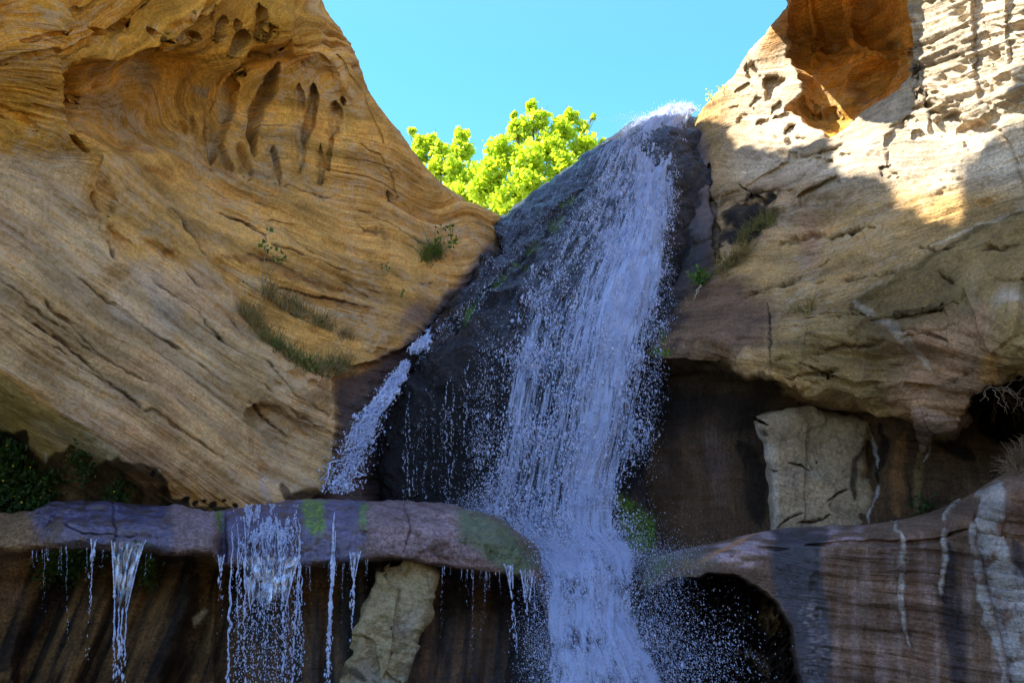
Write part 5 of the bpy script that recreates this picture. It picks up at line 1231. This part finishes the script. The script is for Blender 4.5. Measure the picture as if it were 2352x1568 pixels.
plant('leafy_plant', 'green plant with a pale dangling root right of the falls', [(1606,640,1590,632,.3,.2),(1606,640,1604,626,.35,.2),(1606,640,1618,636,.3,.2),(1608,645,1596,668,.25,2)] if False else [(1606,640,1588,634,.3,.2),(1606,640,1603,622,.35,.2),(1606,640,1620,634,.3,.2),(1602,645,1612,650,.3,.2)], K, 0.08, 22, GREEN)
p0 = on(K, [1606],[648])[0]
rt = thing('dangling_root', p0, 'pale dangling root below the green plant right of the falls', 'root')
v, f = joinm([tube(p0 + np.cumsum(rng.normal([-.008,-.01,-.02],[.012,.008,.008],(14,3)),0), np.linspace(.016,.006,14), 6) for k in range(5)]); part('root_strand', v, f, STEM, rt)
plant('skyline_plant', 'tiny wispy plant on the sunlit skyline above the falls', [(1628,246,1626,208,.02,.6),(1634,240,1630,216,.02,.6)], K, 0.05, 9, LEAF, 0.004)
plant('skyline_plant', 'wispy plant growing from the sunny slope, farther up the skyline', [(1658,212,1655,197,.02,.5),(1662,210,1664,200,.02,.5)], K, 0.05, 9, LEAF, 0.004)
# hanging garden under the left overhang
def hanging(label, blobs, n, leaf, mat, Pt, flowers=0, name='hanging_plants'):
    c0 = on(Pt, [blobs[0][0]],[blobs[0][1]])[0]; root = thing(name, c0, label, 'plant'); pts = []
    tot = sum(b[2]*b[3] for b in blobs)
    for (u, v, ru, rv) in blobs:
        m = max(3, int(n*ru*rv/tot/9)); uu = u + rng.normal(0,.5,m)*ru; vv_ = v + rng.normal(0,.5,m)*rv
        b = on(Pt, uu, vv_)
        for p in b: pts.append(p + np.array([0,-0.12,0]) + rng.normal(0,1,(9,3))*np.array([.07,.08,.09]))
    pts = np.concatenate(pts); v, f = leaves(pts, leaf, 0.2, 0.5); part('foliage', v, f, mat, root, smooth=False, kind='stuff')
    if flowers: v, f = leaves(pts[rng.integers(0,len(pts),flowers)] + np.array([0,-.12,.05]), 0.026, 0, 1.0); part('flowers', v, f, YEL, root, smooth=False, kind='stuff')
hanging('dark leafy hanging garden with yellow flowers under the left overhang', [(20,1110,30,60),(60,1130,40,60),(110,1140,30,40),(20,1050,30,40),(85,1170,30,24)], 2600, 0.075, DKLEAF, L, 60)
hanging('small dark leafy clump with yellow specks on the seep stained rock', [(195,1070,14,26),(205,1090,10,16)], 260, 0.06, DKLEAF, L, 8)
hanging('low green clump rooted behind the left ledge crest', [(268,1140,22,16),(290,1130,16,20)], 300, 0.06, DKLEAF, L, 6)
hanging('mossy green leaves hanging in shade under the ledge left of the clear fan', [(150,1285,60,24),(180,1310,40,30),(120,1310,30,24)], 900, 0.05, DKLEAF, E)
hanging('mossy green leaves in shade right of the clear fan', [(345,1300,12,36),(350,1330,10,20)], 260, 0.05, DKLEAF, E)
hanging('small green fern at the foot of the cave wall above the right ledge', [(2112,1170,10,16)], 120, 0.06, DKLEAF, K)
# dry roots and brush at the right edge
def twigs(label, pts, n, ln, Pt, name, up=(0,-0.5,-0.4), spread=0.8):
    u, v = along(pts, n, 8); B0 = on(Pt, u, v); root = thing(name, B0.mean(0), label, 'brush'); tb = []
    for p in B0:
        m = 12; d = np.array(up) + rng.normal(0, spread, 3); q = p + np.cumsum(np.tile(d/np.linalg.norm(d)*ln/m, (m,1)) + rng.normal(0, ln*0.03, (m,3)), 0)
        tb.append(tube(q, np.linspace(.0045,.002,m), 4))
    v, f = joinm(tb); part('twigs', v, f, ROOT, root, kind='stuff'); return root
r1 = twigs('tangle of dry roots hanging over the dark hollow at the right edge', [(2270,890),(2310,900),(2352,880),(2400,860)], 80, 0.38, K, 'dry_roots')
r2 = twigs('dry brown brush heaped on the right end of the reddish ledge', [(2330,1085),(2352,1060),(2390,1040)], 260, 0.3, G, 'dry_brush', (0,-0.3,0.6), 0.7)
# ================================================================== light
SUN_AZ_VEC = SUN
sun = bpy.data.objects.new('sun', bpy.data.lights.new('sun', 'SUN'))
sun.data.energy = 5.0; sun.data.angle = R(0.5); sun.data.color = (1.0, 0.93, 0.82)
from mathutils import Vector
sun.rotation_euler = Vector([float(c) for c in SUN_AZ_VEC]).to_track_quat('Z', 'Y').to_euler()
sun.location = (-20, 10, 40); C.objects.link(sun)
w = bpy.data.worlds.new('World'); scene.world = w; w.use_nodes = True
nt = w.node_tree; nt.nodes.clear(); t = NT(nt)
sky = nt.nodes.new('ShaderNodeTexSky'); sky.sky_type = 'NISHITA'; sky.sun_disc = False
sky.sun_elevation = math.asin(SUN_AZ_VEC[2]); sky.sun_rotation = math.atan2(SUN_AZ_VEC[0], SUN_AZ_VEC[1])
sky.air_density = 1.0; sky.dust_density = 0.3; sky.ozone_density = 1.5
dv_ = t.n('ShaderNodeSeparateXYZ', {0: t.n('ShaderNodeTexCoord').outputs['Generated']}); el = dv_.outputs[2]
north = t.math('MULTIPLY', t.ramp(dv_.outputs[1], 0.15, 0.7), t.ramp(el, 0.78, 0.5))
tint = t.mix(1.0, sky.outputs[0], t.mix(north, (0.80, 0.90, 1.06), (0.385, 0.80, 0.70)), 'MULTIPLY')
bg = t.n('ShaderNodeBackground', {'Color': tint, 'Strength': 0.15})
t.n('ShaderNodeOutputWorld', {0: bg.outputs[0]})
vs = scene.view_settings; vs.view_transform = 'Standard'; vs.look = 'None'; vs.gamma = 1.0; vs.exposure = 1.82
scene.cycles.max_bounces = 8; scene.cycles.diffuse_bounces = 4; scene.cycles.transparent_max_bounces = 24
scene.cycles.use_denoising = True
